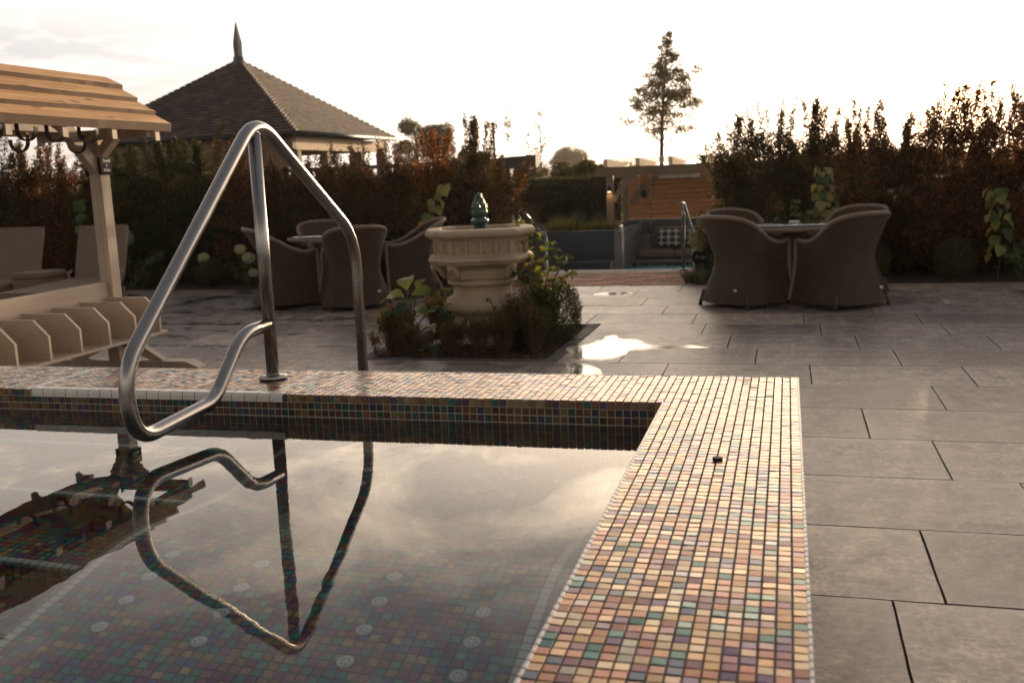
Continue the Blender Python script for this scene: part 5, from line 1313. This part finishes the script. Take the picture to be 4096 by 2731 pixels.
def leafy_stem(par, pts, nleaf, size, lf, cols, droop=-.5, t0=.15, g_=None, spread=1.0, pet=.3, facecam=.0):
    g_ = g_ or rnd; P = smooth_path(pts, 2); n_ = len(P)
    m = MB(); m.tube(P, [.0065 * (1 - .6 * i / n_) + .001 for i in range(n_)], 6); m.build('stem', M['stem'], par)
    for k in range(nleaf):
        t = t0 + (1 - t0) * (k + g_.uniform(0, .8)) / nleaf; i = min(n_ - 1, int(t * (n_ - 1))); a = k * 2.4 + g_.uniform(-.4, .4)
        d = Vector((math.cos(a) * spread, math.sin(a) * spread - facecam, droop + g_.uniform(-.25, .25))); s_ = size * g_.uniform(.7, 1.15) * (1.12 - .35 * t)
        b = P[i]; e = b + Vector((d.x, d.y, .25)).normalized() * s_ * pet; c = g_.choice(cols); q = g_.uniform(.8, 1.15)
        link('leaf', lf, None, par, aim(e, d, (g_.gauss(0, .25), g_.gauss(0, .25) - .2, 1), s_, g_.gauss(0, .5)), tuple(v * q for v in c))
PALE = [(.24, .26, .10), (.20, .235, .09), (.28, .29, .12)]; MID = [(.05, .10, .035), (.07, .12, .04)]; ROSM = [(.12, .15, .05), (.16, .17, .06)]
def plant(name, x, y, label, cat='plant'): return empty(name, (x, y, 0), 0, label, cat)
p = plant('tall_leafy_plant', .42, 11.28, 'tall stem of drooping pale green leaves behind the right table')
leafy_stem(p, [(0, 0, 0), (.0, .02, .5), (-.04, 0, .9), (-.06, -.02, 1.22)], 34, .125, LFH, PALE + MID[:1] + ROSM, -1.15, .5, spread=1.15, facecam=.1, pet=.75)
p = plant('leafy_plant', .08, 11.25, 'bushy green leafy plant left of the tall drooping one, behind the right table')
for (dx, h_, nl) in ((0, .90, 16), (.12, .78, 12), (-.16, .72, 10), (-.34, .70, 10), (.22, .66, 9)): leafy_stem(p, [(0, 0, 0), (dx * .4, -.02, h_ * .5), (dx, -.03, h_)], nl, .085, LFH, MID + [(.10, .15, .05)], -.35, .45, facecam=.2)
p = plant('tall_leafy_plant', 2.10, 11.25, 'tall stem of drooping pale green leaves near the right edge of the picture')
leafy_stem(p, [(0, 0, 0), (.02, 0, .4), (-.02, -.02, .7), (-.06, -.04, .94)], 40, .12, LFH, PALE + MID[:1] + ROSM, -1.15, .3, spread=1.15, facecam=.1, pet=.75)
p = plant('leafy_plant', 2.30, 11.2, 'low green leafy plant at the right edge under the pale drooping stem')
for (dx, h_, nl) in ((.0, .42, 12), (.16, .38, 10), (-.14, .30, 9), (.3, .30, 9)): leafy_stem(p, [(0, 0, 0), (dx * .5, -.02, h_ * .6), (dx, -.04, h_)], nl, .10, LFH, MID, -.3, .2, facecam=.2)
p = plant('tall_leafy_plant', -4.2, 11.30, 'leafy stem with pale heart shaped leaves left of the fountain finial')
leafy_stem(p, [(0, 0, 0), (-.02, 0, .5), (.10, -.02, .9), (.30, -.04, 1.20)], 22, .15, LFH, PALE + [(.10, .15, .05)], -.9, .45, spread=.8, facecam=.3)
p = plant('leafy_plant', -8.98, 11.25, 'green drooping leaves left of the stand post above the right lounger')
leafy_stem(p, [(0, 0, 0), (.02, 0, .6), (.0, -.02, 1.2)], 26, .13, LFH, [(.05, .12, .05), (.07, .15, .06)], -1.3, .4, spread=.7, facecam=.3)
def flower_head(par, c, rr, pal, n=1400, seed=0):
    g = np.random.default_rng(seed); d = g.normal(size=(n, 3)); d /= np.linalg.norm(d, axis=1, keepdims=True); P = d * (g.uniform(.75, 1.0, n) * rr)[:, None] * [1, 1, .85] + np.array(c)
    link('flower_head', leaves_mesh('flower_head', P, np.cross(d, g.normal(size=(n, 3))) + d * .4, rr * .26, rr * .2, pick_cols(g, n, pal, [1] * len(pal), .15), M['flower'], seed=seed), None, par)
CREAM = [(.42, .46, .28), (.34, .40, .24), (.5, .5, .36)]
p = plant('hydrangea', -8.28, 11.22, 'hydrangea with one large pale green flower head right of the stand post')
leafy_stem(p, [(0, 0, 0), (-.02, 0, .35), (-.03, -.02, .60)], 12, .12, LFH, [(.025, .055, .025)], -.2, .3); flower_head(p, (-.03, -.03, .66), .115, [(.20, .27, .16), (.15, .21, .13), (.26, .32, .2)], seed=2)
leafy_stem(p, [(0, 0, 0), (.25, 0, .30), (.52, -.05, .48)], 20, .13, LFH, [(.05, .085, .03), (.035, .07, .028)], -.9, .35, facecam=.3); leafy_stem(p, [(0, 0, 0), (.15, 0, .25), (.20, -.05, .38)], 12, .11, LFH, [(.02, .045, .02)], -.4, .2)
p = plant('hydrangea', -7.30, 11.4, 'hydrangea with a small cream head above the box ball left of the steel post')
leafy_stem(p, [(0, 0, 0), (.02, 0, .3)], 8, .08, LFH, [(.03, .055, .025)], -.2, .2); flower_head(p, (.03, -.05, .37), .075, CREAM, 900, 3)
p = plant('hydrangea', -6.62, 11.3, 'hydrangea with cream heads just left of the left wicker chairs')
for (dx, h_) in ((-.05, .48), (.06, .36), (.10, .18), (-.3, .34)): leafy_stem(p, [(0, 0, 0), (dx * .5, 0, h_ * .6), (dx, -.03, h_ - .04)], 9, .10, LFH, [(.03, .06, .028), (.045, .075, .03)], -.5, .25); 
for c_, rr_, sd_ in (((-.05, -.05, .48), .07, 4), ((.06, -.05, .37), .08, 5), ((.11, -.05, .18), .06, 6)): flower_head(p, c_, rr_, CREAM, 800, sd_)
p = plant('hydrangea', -5.62, 11.3, 'cream flower head showing behind the back rim of the left front chair')
leafy_stem(p, [(0, 0, 0), (0, 0, .6)], 8, .10, LFH, [(.04, .07, .03)], -.4, .25); flower_head(p, (0, -.05, .66), .09, CREAM, 900, 8)

# ---- planting in the fountain bed
p = plant('arum_lily', -2.74, 6.93, 'broad leaved arum lily at the left front of the fountain bed')
for (dx, dy, h_, az, s_, dr, c) in ((0, 0, .50, 2.0, .23, .9, (.13, .19, .05)), (.03, -.02, .46, .2, .24, .25, (.15, .20, .05)), (-.02, 0, .44, 3.0, .25, .15, (.13, .19, .06)), (-.05, -.03, .33, 3.5, .26, -.25, (.17, .20, .045)), (.02, -.05, .40, 4.4, .17, -.2, (.02, .05, .03)), (-.03, -.05, .36, 3.9, .17, -.1, (.025, .06, .035)), (.05, -.03, .36, 5.6, .18, .15, (.10, .15, .04)), (.10, .02, .32, .1, .20, .3, (.11, .17, .05)), (.14, -.04, .24, 5.3, .13, .1, (.30, .32, .14)), (.17, -.05, .10, 5.0, .17, .0, (.04, .08, .03)), (.04, .05, .50, 1.0, .12, 1.6, (.10, .15, .05)), (.12, -.08, .07, 3.9, .19, .1, (.025, .06, .03)), (-.08, .02, .22, 2.6, .20, .4, (.05, .09, .03))):
    e = Vector((dx * 1.3, dy * 1.3, h_ - .05)); MB().tube(smooth_path([(dx * .3, dy * .3, 0), (dx * .7, dy * .7, h_ * .6), tuple(e)], 1), [.008] * 6 if False else .006, 6).build('leaf_stalk', M['stem'], p)
    link('leaf', LFS, None, p, aim(e, (math.cos(az), math.sin(az), dr), (0, -.35, 1), s_, rnd.uniform(-.3, .3)), c)
p = plant('white_rose', -2.50, 6.86, 'pale ruffled bloom leaning out between arum leaves and fountain foot', 'flower')
flower_head(p, (0, 0, .06), .03, [(.6, .6, .58)], 200, 12); leafy_stem(p, [(0, 0, 0), (0, 0, .05)], 3, .06, LFO, MID, .2, .1)
ROS = [(.055, .085, .03), (.075, .11, .035), (.03, .055, .025)]
p = plant('rose_bush', -1.86, 7.22, 'tall climbing rose leaning right of the fountain basin, backlit leaves')
gr_ = random.Random(4)
for (a, b, nl) in (((.0, 0, .5), (-.09, .02, .95), 22), ((.05, 0, .5), (.06, .0, .86), 24), ((.12, -.02, .45), (.20, -.02, .78), 26), ((.14, -.05, .4), (.30, -.05, .68), 26), ((.06, .05, .35), (.33, .0, .55), 22), ((0, -.05, .4), (.02, -.04, .66), 20), ((.1, -.03, .3), (.26, -.04, .47), 18), ((-.06, -.02, .3), (-.07, -.08, .60), 14), ((.05, 0, .3), (.12, -.05, .60), 18)):
    leafy_stem(p, [(.02, 0, 0), a, b], int(nl * 1.5), .070, LFO, ROS + [(.14, .17, .05), (.10, .14, .045)], -.45, .22, gr_, facecam=.1)
p = plant('rose_bush', -2.42, 6.92, 'dark rose spray crossing the front of the fountain pedestal')
for (a, b, nl) in (((-.03, -.02, .30), (-.12, -.04, .47), 22), ((0, -.03, .28), (.0, -.05, .46), 18), ((.0, -.02, .2), (-.06, -.06, .33), 14), ((.06, -.04, .16), (.24, -.05, .30), 14), ((.05, -.02, .12), (.12, -.05, .20), 8)):
    leafy_stem(p, [(.04, 0, 0), a, b], nl, .046, LFO, [(.018, .034, .024), (.024, .042, .028)], -.4, .45, gr_, facecam=.1)
p = plant('rose_bush', -2.02, 6.90, 'sparse rose twig with a few leaves before the right side of the fountain foot')
for (a, b, nl) in (((-.02, 0, .2), (-.06, -.02, .40), 8), ((.05, 0, .2), (.14, -.02, .36), 10)): leafy_stem(p, [(0, 0, 0), a, b], nl, .048, LFO, [(.03, .05, .028)], -.3, .35, gr_)
def twiggy(x, y, h, rad, ns, label, seed, pal, leafn=26, name='dry_shrub', ls=.017):
    g = np.random.default_rng(seed); r_ = empty(name, (x, y, 0), 0, label, 'shrub'); m = MB(); P = []; D = []
    for k in range(ns):
        a = g.uniform(0, 6.28); rr_ = rad * g.uniform(.2, 1); hh = h * g.uniform(.65, 1.08); b0 = (math.cos(a) * rr_ * .3, math.sin(a) * rr_ * .3, 0); b1 = (math.cos(a) * rr_ * .8 + g.normal() * .012, math.sin(a) * rr_ * .8 + g.normal() * .012, hh * .55); b2 = (math.cos(a) * rr_ * 1.05, math.sin(a) * rr_ * 1.05, hh)
        m.tube([b0, b1, b2], [.0028, .0020, .0010], 3, False)
        for q in range(2):
            t = g.uniform(.4, .85); s0 = [b1[i] + (b2[i] - b1[i]) * (t - .4) for i in range(3)]; s1 = [s0[0] + g.normal() * .03, s0[1] + g.normal() * .03, s0[2] + h * .16]; m.tube([s0, s1], [.0014, .0007], 3, False)
            tt = g.uniform(0, 1, 6)[:, None]; P.append(np.array(s0) + (np.array(s1) - s0) * tt); D.append(g.normal(size=(6, 3)) + [0, 0, .8])
        t = g.uniform(.35, 1, leafn)[:, None]; P.append(np.array(b1) + (np.array(b2) - b1) * (t * 1.3 - .3) + g.normal(size=(leafn, 3)) * .007); D.append(g.normal(size=(leafn, 3)) + [0, 0, 1.0])
    m.build('twigs', M['twig'], r_); P = np.concatenate(P); D = np.concatenate(D); n = len(P)
    link('foliage', leaves_mesh('foliage', P, D, g.uniform(.7, 1.3, n) * ls, g.uniform(.7, 1.2, n) * ls * .42, pick_cols(g, n, pal, [1] * len(pal), .3), M['leaf_s'], seed=seed), None, r_)
DRY = [(.09, .075, .03), (.13, .085, .03), (.06, .055, .025), (.17, .095, .03)]; DKG = [(.05, .055, .025), (.035, .045, .02), (.09, .065, .025)]
twiggy(-2.86, 6.86, .31, .10, 90, 'dry brown box shrub at the left front corner of the bed', 1, DRY, 34)
twiggy(-2.90, 7.15, .30, .12, 90, 'dry brown box shrub behind the left corner of the bed', 2, DRY, 34)
twiggy(-2.66, 6.74, .22, .10, 60, 'low twiggy shrub below the arum lily', 3, DKG, 18)
twiggy(-2.93, 6.72, .16, .05, 12, 'few bare sprigs at the very left tip of the bed', 4, DRY, 12)
twiggy(-2.70, 7.45, .33, .12, 90, 'dry brown box shrub between arum lily and fountain pedestal', 15, DRY, 34)
twiggy(-2.34, 6.74, .24, .12, 60, 'thin dry shrub before the fountain foot, left of centre', 5, DKG, 14)
twiggy(-2.14, 6.76, .27, .11, 60, 'thin greenish shrub before the fountain foot, centre', 6, DKG, 20)
twiggy(-1.96, 6.78, .27, .11, 70, 'thin greenish shrub before the fountain foot, right of centre', 7, DKG, 22)
twiggy(-1.90, 7.00, .40, .13, 90, 'taller twiggy shrub right of the pedestal', 8, DKG + [(.12, .09, .03)], 34)
twiggy(-1.78, 7.25, .44, .12, 90, 'olive brown shrub between pedestal and box bush', 9, DRY + DKG, 40)
twiggy(-1.75, 6.84, .32, .12, 90, 'dark twiggy shrub at the right front corner of the bed', 10, DKG, 36)
box_ball(-1.72, 7.40, .20, 'glossy dark green box bush on the right side of the bed', 31, 'box_bush', 'bush', 12000, (.95, 1.25, 1.05), [(.030, .048, .02), (.045, .065, .025), (.06, .055, .025), (.018, .028, .014)], .5, .017)
box_ball(-1.80, 6.99, .16, 'small dark box bush before the larger glossy one', 32, 'box_bush', 'bush', 8000, (1, 1, 1.0), [(.030, .045, .02), (.05, .055, .025), (.07, .055, .025), (.018, .028, .014)], .4, .017)
box_ball(-2.0, 7.95, .17, 'box bush at the rear of the fountain bed', 33, 'box_bush', 'bush', 6000, (1, 1, 1), None, .4, .018)
box_ball(-2.75, 7.92, .17, 'box bush at the rear left of the fountain bed', 34, 'box_bush', 'bush', 6000, (1, 1, 1), None, .4, .018)

# ================================================================== pavilion
pv = empty('garden_pavilion', (0, 0, 0), 0, 'square garden pavilion with steep tiled pyramid roof and grey pointed finial', 'pavilion')
X0, X1, Y0, Y1 = -14.82, -9.52, 18.5, 23.8; ZE = 2.30; AX, AY, AZ = (X0 + X1) / 2, (Y0 + Y1) / 2, 4.10
mb = MB(); ROOFC = [(.042, .029, .030), (.062, .040, .034), (.092, .054, .038), (.032, .025, .030), (.12, .066, .044)]
corners = [(X0, Y0), (X1, Y0), (X1, Y1), (X0, Y1)]; NC = 28
rmats, rt = [], []
TU = MB(); TU.box((-.5, 0, -.5), (.5, 1, .5)); 
tiles_near = []; field = MB()
rme = MB(); rme.box((-.0805, -.012, -.030), (.0805, .115, .020)); rmesh = rme.mesh('roof_tile', M['roof_o'])
cand = []
for f_ in range(4):
    a = Vector((*corners[f_], ZE)); b = Vector((*corners[(f_ + 1) % 4], ZE)); ap = Vector((AX, AY, AZ)); mid = (a + b) / 2; slope = ap - mid; ex = (b - a).normalized(); sl_ = slope.normalized(); nr = ex.cross(sl_)
    half = (b - a).length / 2
    for c_ in range(NC):
        t = c_ / NC; hw = half * (1 - t) + .03; cc = mid + slope * t; nT = int(2 * hw / .168); 
        for k in range(nT + 1):
            xo = -hw + 2 * hw * (k + .5) / (nT + 1); p = cc + ex * xo + nr * .03 + nr * rnd.uniform(-.003, .004)
            d2 = sl_ * math.cos(.16) - nr * math.sin(.16) if False else (sl_ - nr * .30).normalized(); n2 = ex.cross(d2)
            mw = Matrix(((ex.x, d2.x, n2.x, p.x), (ex.y, d2.y, n2.y, p.y), (ex.z, d2.z, n2.z, p.z), (0, 0, 0, 1)))
            cand.append((f_, p.length, mw, rnd.choices(ROOFC, [4, 4, 3, 3, 1])[0], 2 * hw / (nT + 1) / .163))
cand.sort(key=lambda q: (q[0] not in (0, 1), q[1]))
for i, (f_, d_, mw, c, sx_) in enumerate(cand):
    k = rnd.uniform(.8, 1.2); c = tuple(v * k for v in c)
    if i < 300: link('roof_tile', rmesh, None, pv, mw @ S3(sx_, 1, 1), c)
    else: field.box((-.0805, -.012, -.030), (.0805, .115, .020), tint=c, M_=mw @ S3(sx_, 1, 1))
o = field.build('roof_tile_field', M['roof_s'], pv); o['kind'] = 'stuff'
m = MB(); m.add([(X0, Y0, ZE), (X1, Y0, ZE), (X1, Y1, ZE), (X0, Y1, ZE), (AX, AY, AZ)], [(0, 1, 4), (1, 2, 4), (2, 3, 4), (3, 0, 4), (3, 2, 1, 0)]); m.build('roof_deck', M['dark_timber'], pv)
m = MB(); m.lathe([(.30, AZ - .17), (.20, AZ - .06), (.13, AZ + .0), (.115, AZ + .10)], 8); m.build('finial_skirt', M['lead'], pv)
fi = MB(); fi.lathe([(.092, AZ + .10), (.098, AZ + .34), (.10, AZ + .40), (.062, AZ + .60), (.012, AZ + .86)], 4, smooth=False); fi.build('finial', M['lead'], pv, T(AX, AY, 0) @ RZ(.6) @ T(0, 0, 0)); 
bpy.data.objects['finial_skirt'].matrix_basis = T(AX, AY, 0)
gm = M['black_iron']
for (a, b) in (((X0, Y0), (X1, Y0)), ((X1, Y0), (X1, Y1))):
    m = MB(); dy = -.05 if a[1] == b[1] else 0; dx = .05 if a[0] == b[0] else 0; m.tube([(a[0] + dx, a[1] + dy, ZE - .02), (b[0] + dx, b[1] + dy, ZE - .02)], .05, 10); m.build('gutter', gm, pv)
part('wall_plate', M['oak_x'], (X0 + .15, Y0 + .15, ZE - .32), (X1 - .15, Y0 + .30, ZE - .05), pv); part('wall_plate', M['oak_pale'], (X1 - .30, Y0 + .305, ZE - .34), (X1 - .15, Y1 - .305, ZE - .08), pv)
part('wall_plate', M['oak_x'], (X0 + .15, Y1 - .30, ZE - .32), (X1 - .15, Y1 - .15, ZE - .05), pv); part('wall_plate', M['oak_pale'], (X0 + .15, Y0 + .305, ZE - .32), (X0 + .30, Y1 - .305, ZE - .05), pv)
for (x, y) in ((X1 - .32, Y0 + .32), (X1 - .32, 20.2), (X1 - .32, 22.0), (X1 - .32, Y1 - .5), (X0 + .14, Y0 + .32), (X0 + .14, 21.5), (X0 + .14, Y1 - .5), (-12.2, Y1 - .32)): part('post', M['oak'], (x, y, 0), (x + .18, y + .18, ZE - .35), pv, .01)
t_ = wbrick(); m = MB(); m.box((X0 + .2, Y0 + .18, 0), (X1 - .34, Y0 + .28, ZE - .33)); m.build('brick_infill', t_, pv)

# ================================================================== trees, poles and the far countryside
def blob_tree(name, x, y, h, rad, label, seed, pal, n=9000, ls=.12, trunk_h=.3, lobes=14, sx=1, cat='tree', zs=.8, group=None, z0=0):
    g = np.random.default_rng(seed); r_ = empty(name, (x, y, z0), 0, label, cat, group); P = []; D = []
    zc = h * (trunk_h + (1 - trunk_h) / 2); rz_ = h * (1 - trunk_h) / 2
    for k in range(lobes):
        d = g.normal(size=3); d /= np.linalg.norm(d); c = np.array([d[0] * rad * .62 * sx, d[1] * rad * .62, zc + d[2] * rz_ * .62]); lr = rad * g.uniform(.28, .5); m_ = n // lobes
        q = g.normal(size=(m_, 3)); q /= np.linalg.norm(q, axis=1, keepdims=True); P.append(c + q * (lr * g.uniform(.3, 1.05, m_) ** .6)[:, None] * [1, 1, zs]); D.append(q + g.normal(size=(m_, 3)) * .8)
    P = np.concatenate(P); D = np.concatenate(D); nn = len(P)
    link('crown', leaves_mesh('crown', P, D, g.uniform(.7, 1.3, nn) * ls, g.uniform(.7, 1.2, nn) * ls * .6, pick_cols(g, nn, pal, [1] * len(pal), .25), M['leaf_s'], seed=seed), None, r_)
    m = MB(); m.tube([(0, 0, 0), (.02 * h, 0, h * .3), (0, 0, h * .75)], [h * .03, h * .022, h * .008], 8)
    for k in range(6): a = k * 1.05 + seed; m.tube([(0, 0, h * (.25 + .06 * k)), (math.cos(a) * rad * .6, math.sin(a) * rad * .6, h * (.45 + .07 * k))], [h * .012, h * .004], 5)
    m.build('trunk', M['bark'], r_); return r_
FAR = [(.05, .055, .03), (.065, .065, .035), (.04, .045, .028)]
# the young tree: trunk, limbs, airy tufts of leaves
ty, tx = 30.0, -3.62
yt = empty('young_tree', (tx, ty, 0), 0, 'slender young tree standing alone against the bright sky', 'tree'); g = np.random.default_rng(9); tr_ = MB(); P = []; D = []; H_ = 5.45
tr_.tube([(0, 0, 0), (.02, 0, 1.6), (.05, 0, 2.6), (.14, 0, 3.8), (.26, 0, H_ - .1)], [.075, .065, .05, .032, .006], 10)
for k in range(46):
    f = k / 45; z0 = 1.95 + 3.15 * f ** .9; a = k * 2.4 + g.uniform(-.3, .3); reach = (1.40 * (1 - ((f - .25) / .78) ** .85 if f > .25 else .85 + f * .6)) * g.uniform(.6, 1.08); reach = max(reach, .14)
    ax_ = .02 + .24 * max(0, (z0 - 1.6) / 3.8); up = g.uniform(.55, .95) * (1 - .3 * f)
    b = np.array([ax_, 0, z0]); e = b + np.array([math.cos(a) * reach, math.sin(a) * reach, reach * up * .75]); md = b + (e - b) * .5 + [0, 0, -.06 * reach]
    tr_.tube([tuple(b), tuple(md), tuple(e)], [.020 * (1 - .6 * f), .012 * (1 - .5 * f), .003], 5)
    for s_ in range(8):
        t = g.uniform(.25, 1.05); c = b + (e - b) * t + g.normal(size=3) * .09 * min(1, reach + .2); m_ = int((6 + 58 * reach * (1.25 if .15 < f < .6 else .8)) * g.uniform(.4, 1.4)); q = g.normal(size=(m_, 3)) * np.array([.11, .11, .06]) * (.35 + .65 * min(1, reach)); P.append(c + q); D.append(g.normal(size=(m_, 3)) + [0, 0, -.2])
P = np.concatenate(P); D = np.concatenate(D); n = len(P)
tr_.build('trunk', M['bark'], yt); link('crown', leaves_mesh('crown', P, D, g.uniform(.05, .10, n), g.uniform(.02, .04, n), pick_cols(g, n, [(.05, .055, .02), (.08, .065, .022), (.035, .04, .018), (.13, .08, .025)], [3, 2, 3, 1], .3), M['leaf_s'], seed=9), None, yt)
for (tx_, ty_, h_, sd_, lb) in ((-6.62, 24, 2.95, 41, 'left one of two thin saplings above the dark shelter beam'), (-5.82, 24, 2.78, 42, 'right one of two thin saplings, its top over the beam end'), (-6.25, 24.5, 2.3, 43, 'short sapling between the two taller ones')):
    g = np.random.default_rng(sd_); sp2 = empty('sapling', (tx_, ty_, 0), 0, lb, 'sapling'); m = MB(); m.tube([(0, 0, 0), (.02, 0, h_ * .5), (.0, 0, h_)], [.014, .009, .003], 5); P = []
    for k in range(26):
        z = h_ * g.uniform(.35, .98); a = g.uniform(0, 6.28); l_ = .34 * (1.15 - z / h_); e = (math.cos(a) * l_, math.sin(a) * l_, z + l_ * 1.1); m.tube([(0, 0, z), e], [.005, .002], 3, False); t = g.uniform(.2, 1, 16)[:, None]; P.append(np.array([0, 0, z]) + (np.array(e) - [0, 0, z]) * t + g.normal(size=(16, 3)) * .035)
    m.build('trunk', M['twig'], sp2); P = np.concatenate(P); n = len(P); link('crown', leaves_mesh('crown', P, g.normal(size=(n, 3)) + [0, 0, .4], g.uniform(.04, .075, n), g.uniform(.02, .035, n), pick_cols(g, n, [(.05, .05, .025), (.10, .07, .03)], [2, 1], .3), M['leaf_s'], seed=sd_), None, sp2)
blob_tree('round_tree', -31.8, 150, 5.6, 3.1, 'hazy round topped tree alone on the skyline between beam and pergola', 51, FAR, 16000, .20, .10, 26, zs=.75)
blob_tree('field_tree', -22.6, 60, 5.7, 1.6, 'dark spreading tree right of the pavilion eaves, left of a pair', 52, FAR, 12000, .11, .2, 18, cat='tree')
blob_tree('field_tree', -20.9, 60, 5.2, 1.3, 'dark spreading tree right of the pavilion eaves, right of a pair', 53, FAR, 9000, .11, .2, 14, cat='tree')
blob_tree('field_tree', -19.6, 62, 3.4, 1.1, 'low bushy tree below the pylon', 54, FAR, 7000, .11, .1, 12, cat='tree')
MIDB = [(.04, .055, .025), (.06, .075, .03), (.08, .08, .035)]
for i, (x, y, h_, rd, lb) in enumerate(((-6.3, 24.6, 1.95, .62, 'dark bush below the saplings'), (-5.55, 25, 1.75, .55, 'green bush right of the saplings with bright speckles'), (-5.0, 25.2, 1.85, .50, 'green bush left of the hazy round tree'), (-4.5, 25.4, 1.62, .50, 'green bush under the hazy round tree'), (-3.95, 25.6, 1.55, .45, 'green bush left of the pergola end'), (-7.1, 24.5, 1.7, .6, 'bush behind the dark shelter beam'), (-7.9, 24.8, 1.7, .6, 'bush behind the rust red conifer'))):
    blob_tree('shrub', x, y, h_, rd, lb, 70 + i, MIDB, 6000, .06, .05, 14, cat='shrub')
pl = empty('telegraph_pole', (-11.64, 40, 0), 0, 'thin dark telegraph pole above the left hedge', 'pole')
MB().tube([(0, 0, 0), (0, 0, 3.46)], [.07, .05], 8).build('shaft', M['bark'], pl); MB().box((-.22, -.03, 3.34), (.10, .03, 3.40)).build('cross_arm', M['bark'], pl)
m = MB()
for (z, dz) in ((3.38, .0), (3.30, -.02)):
    m.tube([(-11.7 + 60 * t, 40 + 6 * t, z + dz - 1.6 * t * (1 - t) * 1.5) for t in [k / 24 for k in range(25)]], .010, 4, False); m.tube([(-11.7 - 30 * t, 40 + 6 * t, z + dz - 1.0 * t * (1 - t)) for t in [k / 16 for k in range(17)]], .010, 4, False)
tag(m.build('overhead_wires', M['bark']), 'thin overhead wires running right from the telegraph pole', 'wires')
py_ = empty('pylon', (-101.9, 300, 0), 0, 'faint lattice pylon on the horizon right of the pavilion', 'pylon'); m = MB(); H_ = 20.3
def pw(z): return 1.5 * (1 - z / H_) + .55
for sx_ in (-1, 1):
    for sy_ in (-1, 1): m.tube([(sx_ * pw(0), sy_ * pw(0), 0), (sx_ * pw(H_ * .8) * .8, sy_ * pw(H_ * .8) * .8, H_ * .8), (sx_ * .3, sy_ * .3, H_)], .10, 4, False)
for k in range(12):
    z0, z1 = H_ * k / 13, H_ * (k + 1) / 13
    for s_ in (-1, 1): m.tube([(s_ * pw(z0), -pw(z0), z0), (-s_ * pw(z1), -pw(z1), z1)], .06, 3, False)
m.build('lattice', M['lead'], py_)
# ground sheets out to the horizon, leaving the sunken garden open
mb = MB()
def sheet(x0, y0, x1, y1, z): mb.add([(x0, y0, z), (x1, y0, z), (x1, y1, z), (x0, y1, z)], [(0, 1, 2, 3)])
sheet(-1500, 22.4, 1500, 3000, -.02); sheet(-1500, 12.9, -6.6, 22.4, -.02); sheet(1.2, 12.9, 1500, 22.4, -.02); sheet(-1500, -1500, -14, 12.9, -.06); sheet(7, -1500, 1500, 12.9, -.06); sheet(-14, -1500, 7, -4, -.06); sheet(-6.6, 21.0, 1.2, 22.4, -.02)
o = mb.build('grass_field', M['lawn']); o['kind'] = 'structure'
g = np.random.default_rng(77); n = 26000; P = np.stack([g.uniform(-400, 260, n), g.uniform(380, 420, n), g.uniform(0, 1, n)], 1)
P[:, 2] = P[:, 2] * (2.6 + 1.3 * np.sin(P[:, 0] * .06) + 1.2 * np.sin(P[:, 0] * .021 + 1) + .8 * np.sin(P[:, 0] * .17))
o = link('distant_woodland', leaves_mesh('distant_woodland', P, g.normal(size=(n, 3)), 2.2, 1.4, pick_cols(g, n, FAR, [1, 1, 1], .2), M['leaf_s'], seed=77)); o['kind'] = 'stuff'; tag(o, 'low hazy line of far trees on the horizon', 'woodland')
# haze
hz_ = MB(); hz_.box((-520, -60, -1.6), (520, 480, 26)); t = MT('haze_air'); t.N.remove(t.b)
pvv = t.n('ShaderNodeVolumePrincipled'); pvv.inputs['Color'].default_value = (1, .93, .86, 1); pvv.inputs['Density'].default_value = .0004; pvv.inputs['Anisotropy'].default_value = .5; t.L.new(pvv.outputs[0], t.out.inputs['Volume'])
o = hz_.build('haze', t.m); o['kind'] = 'stuff'
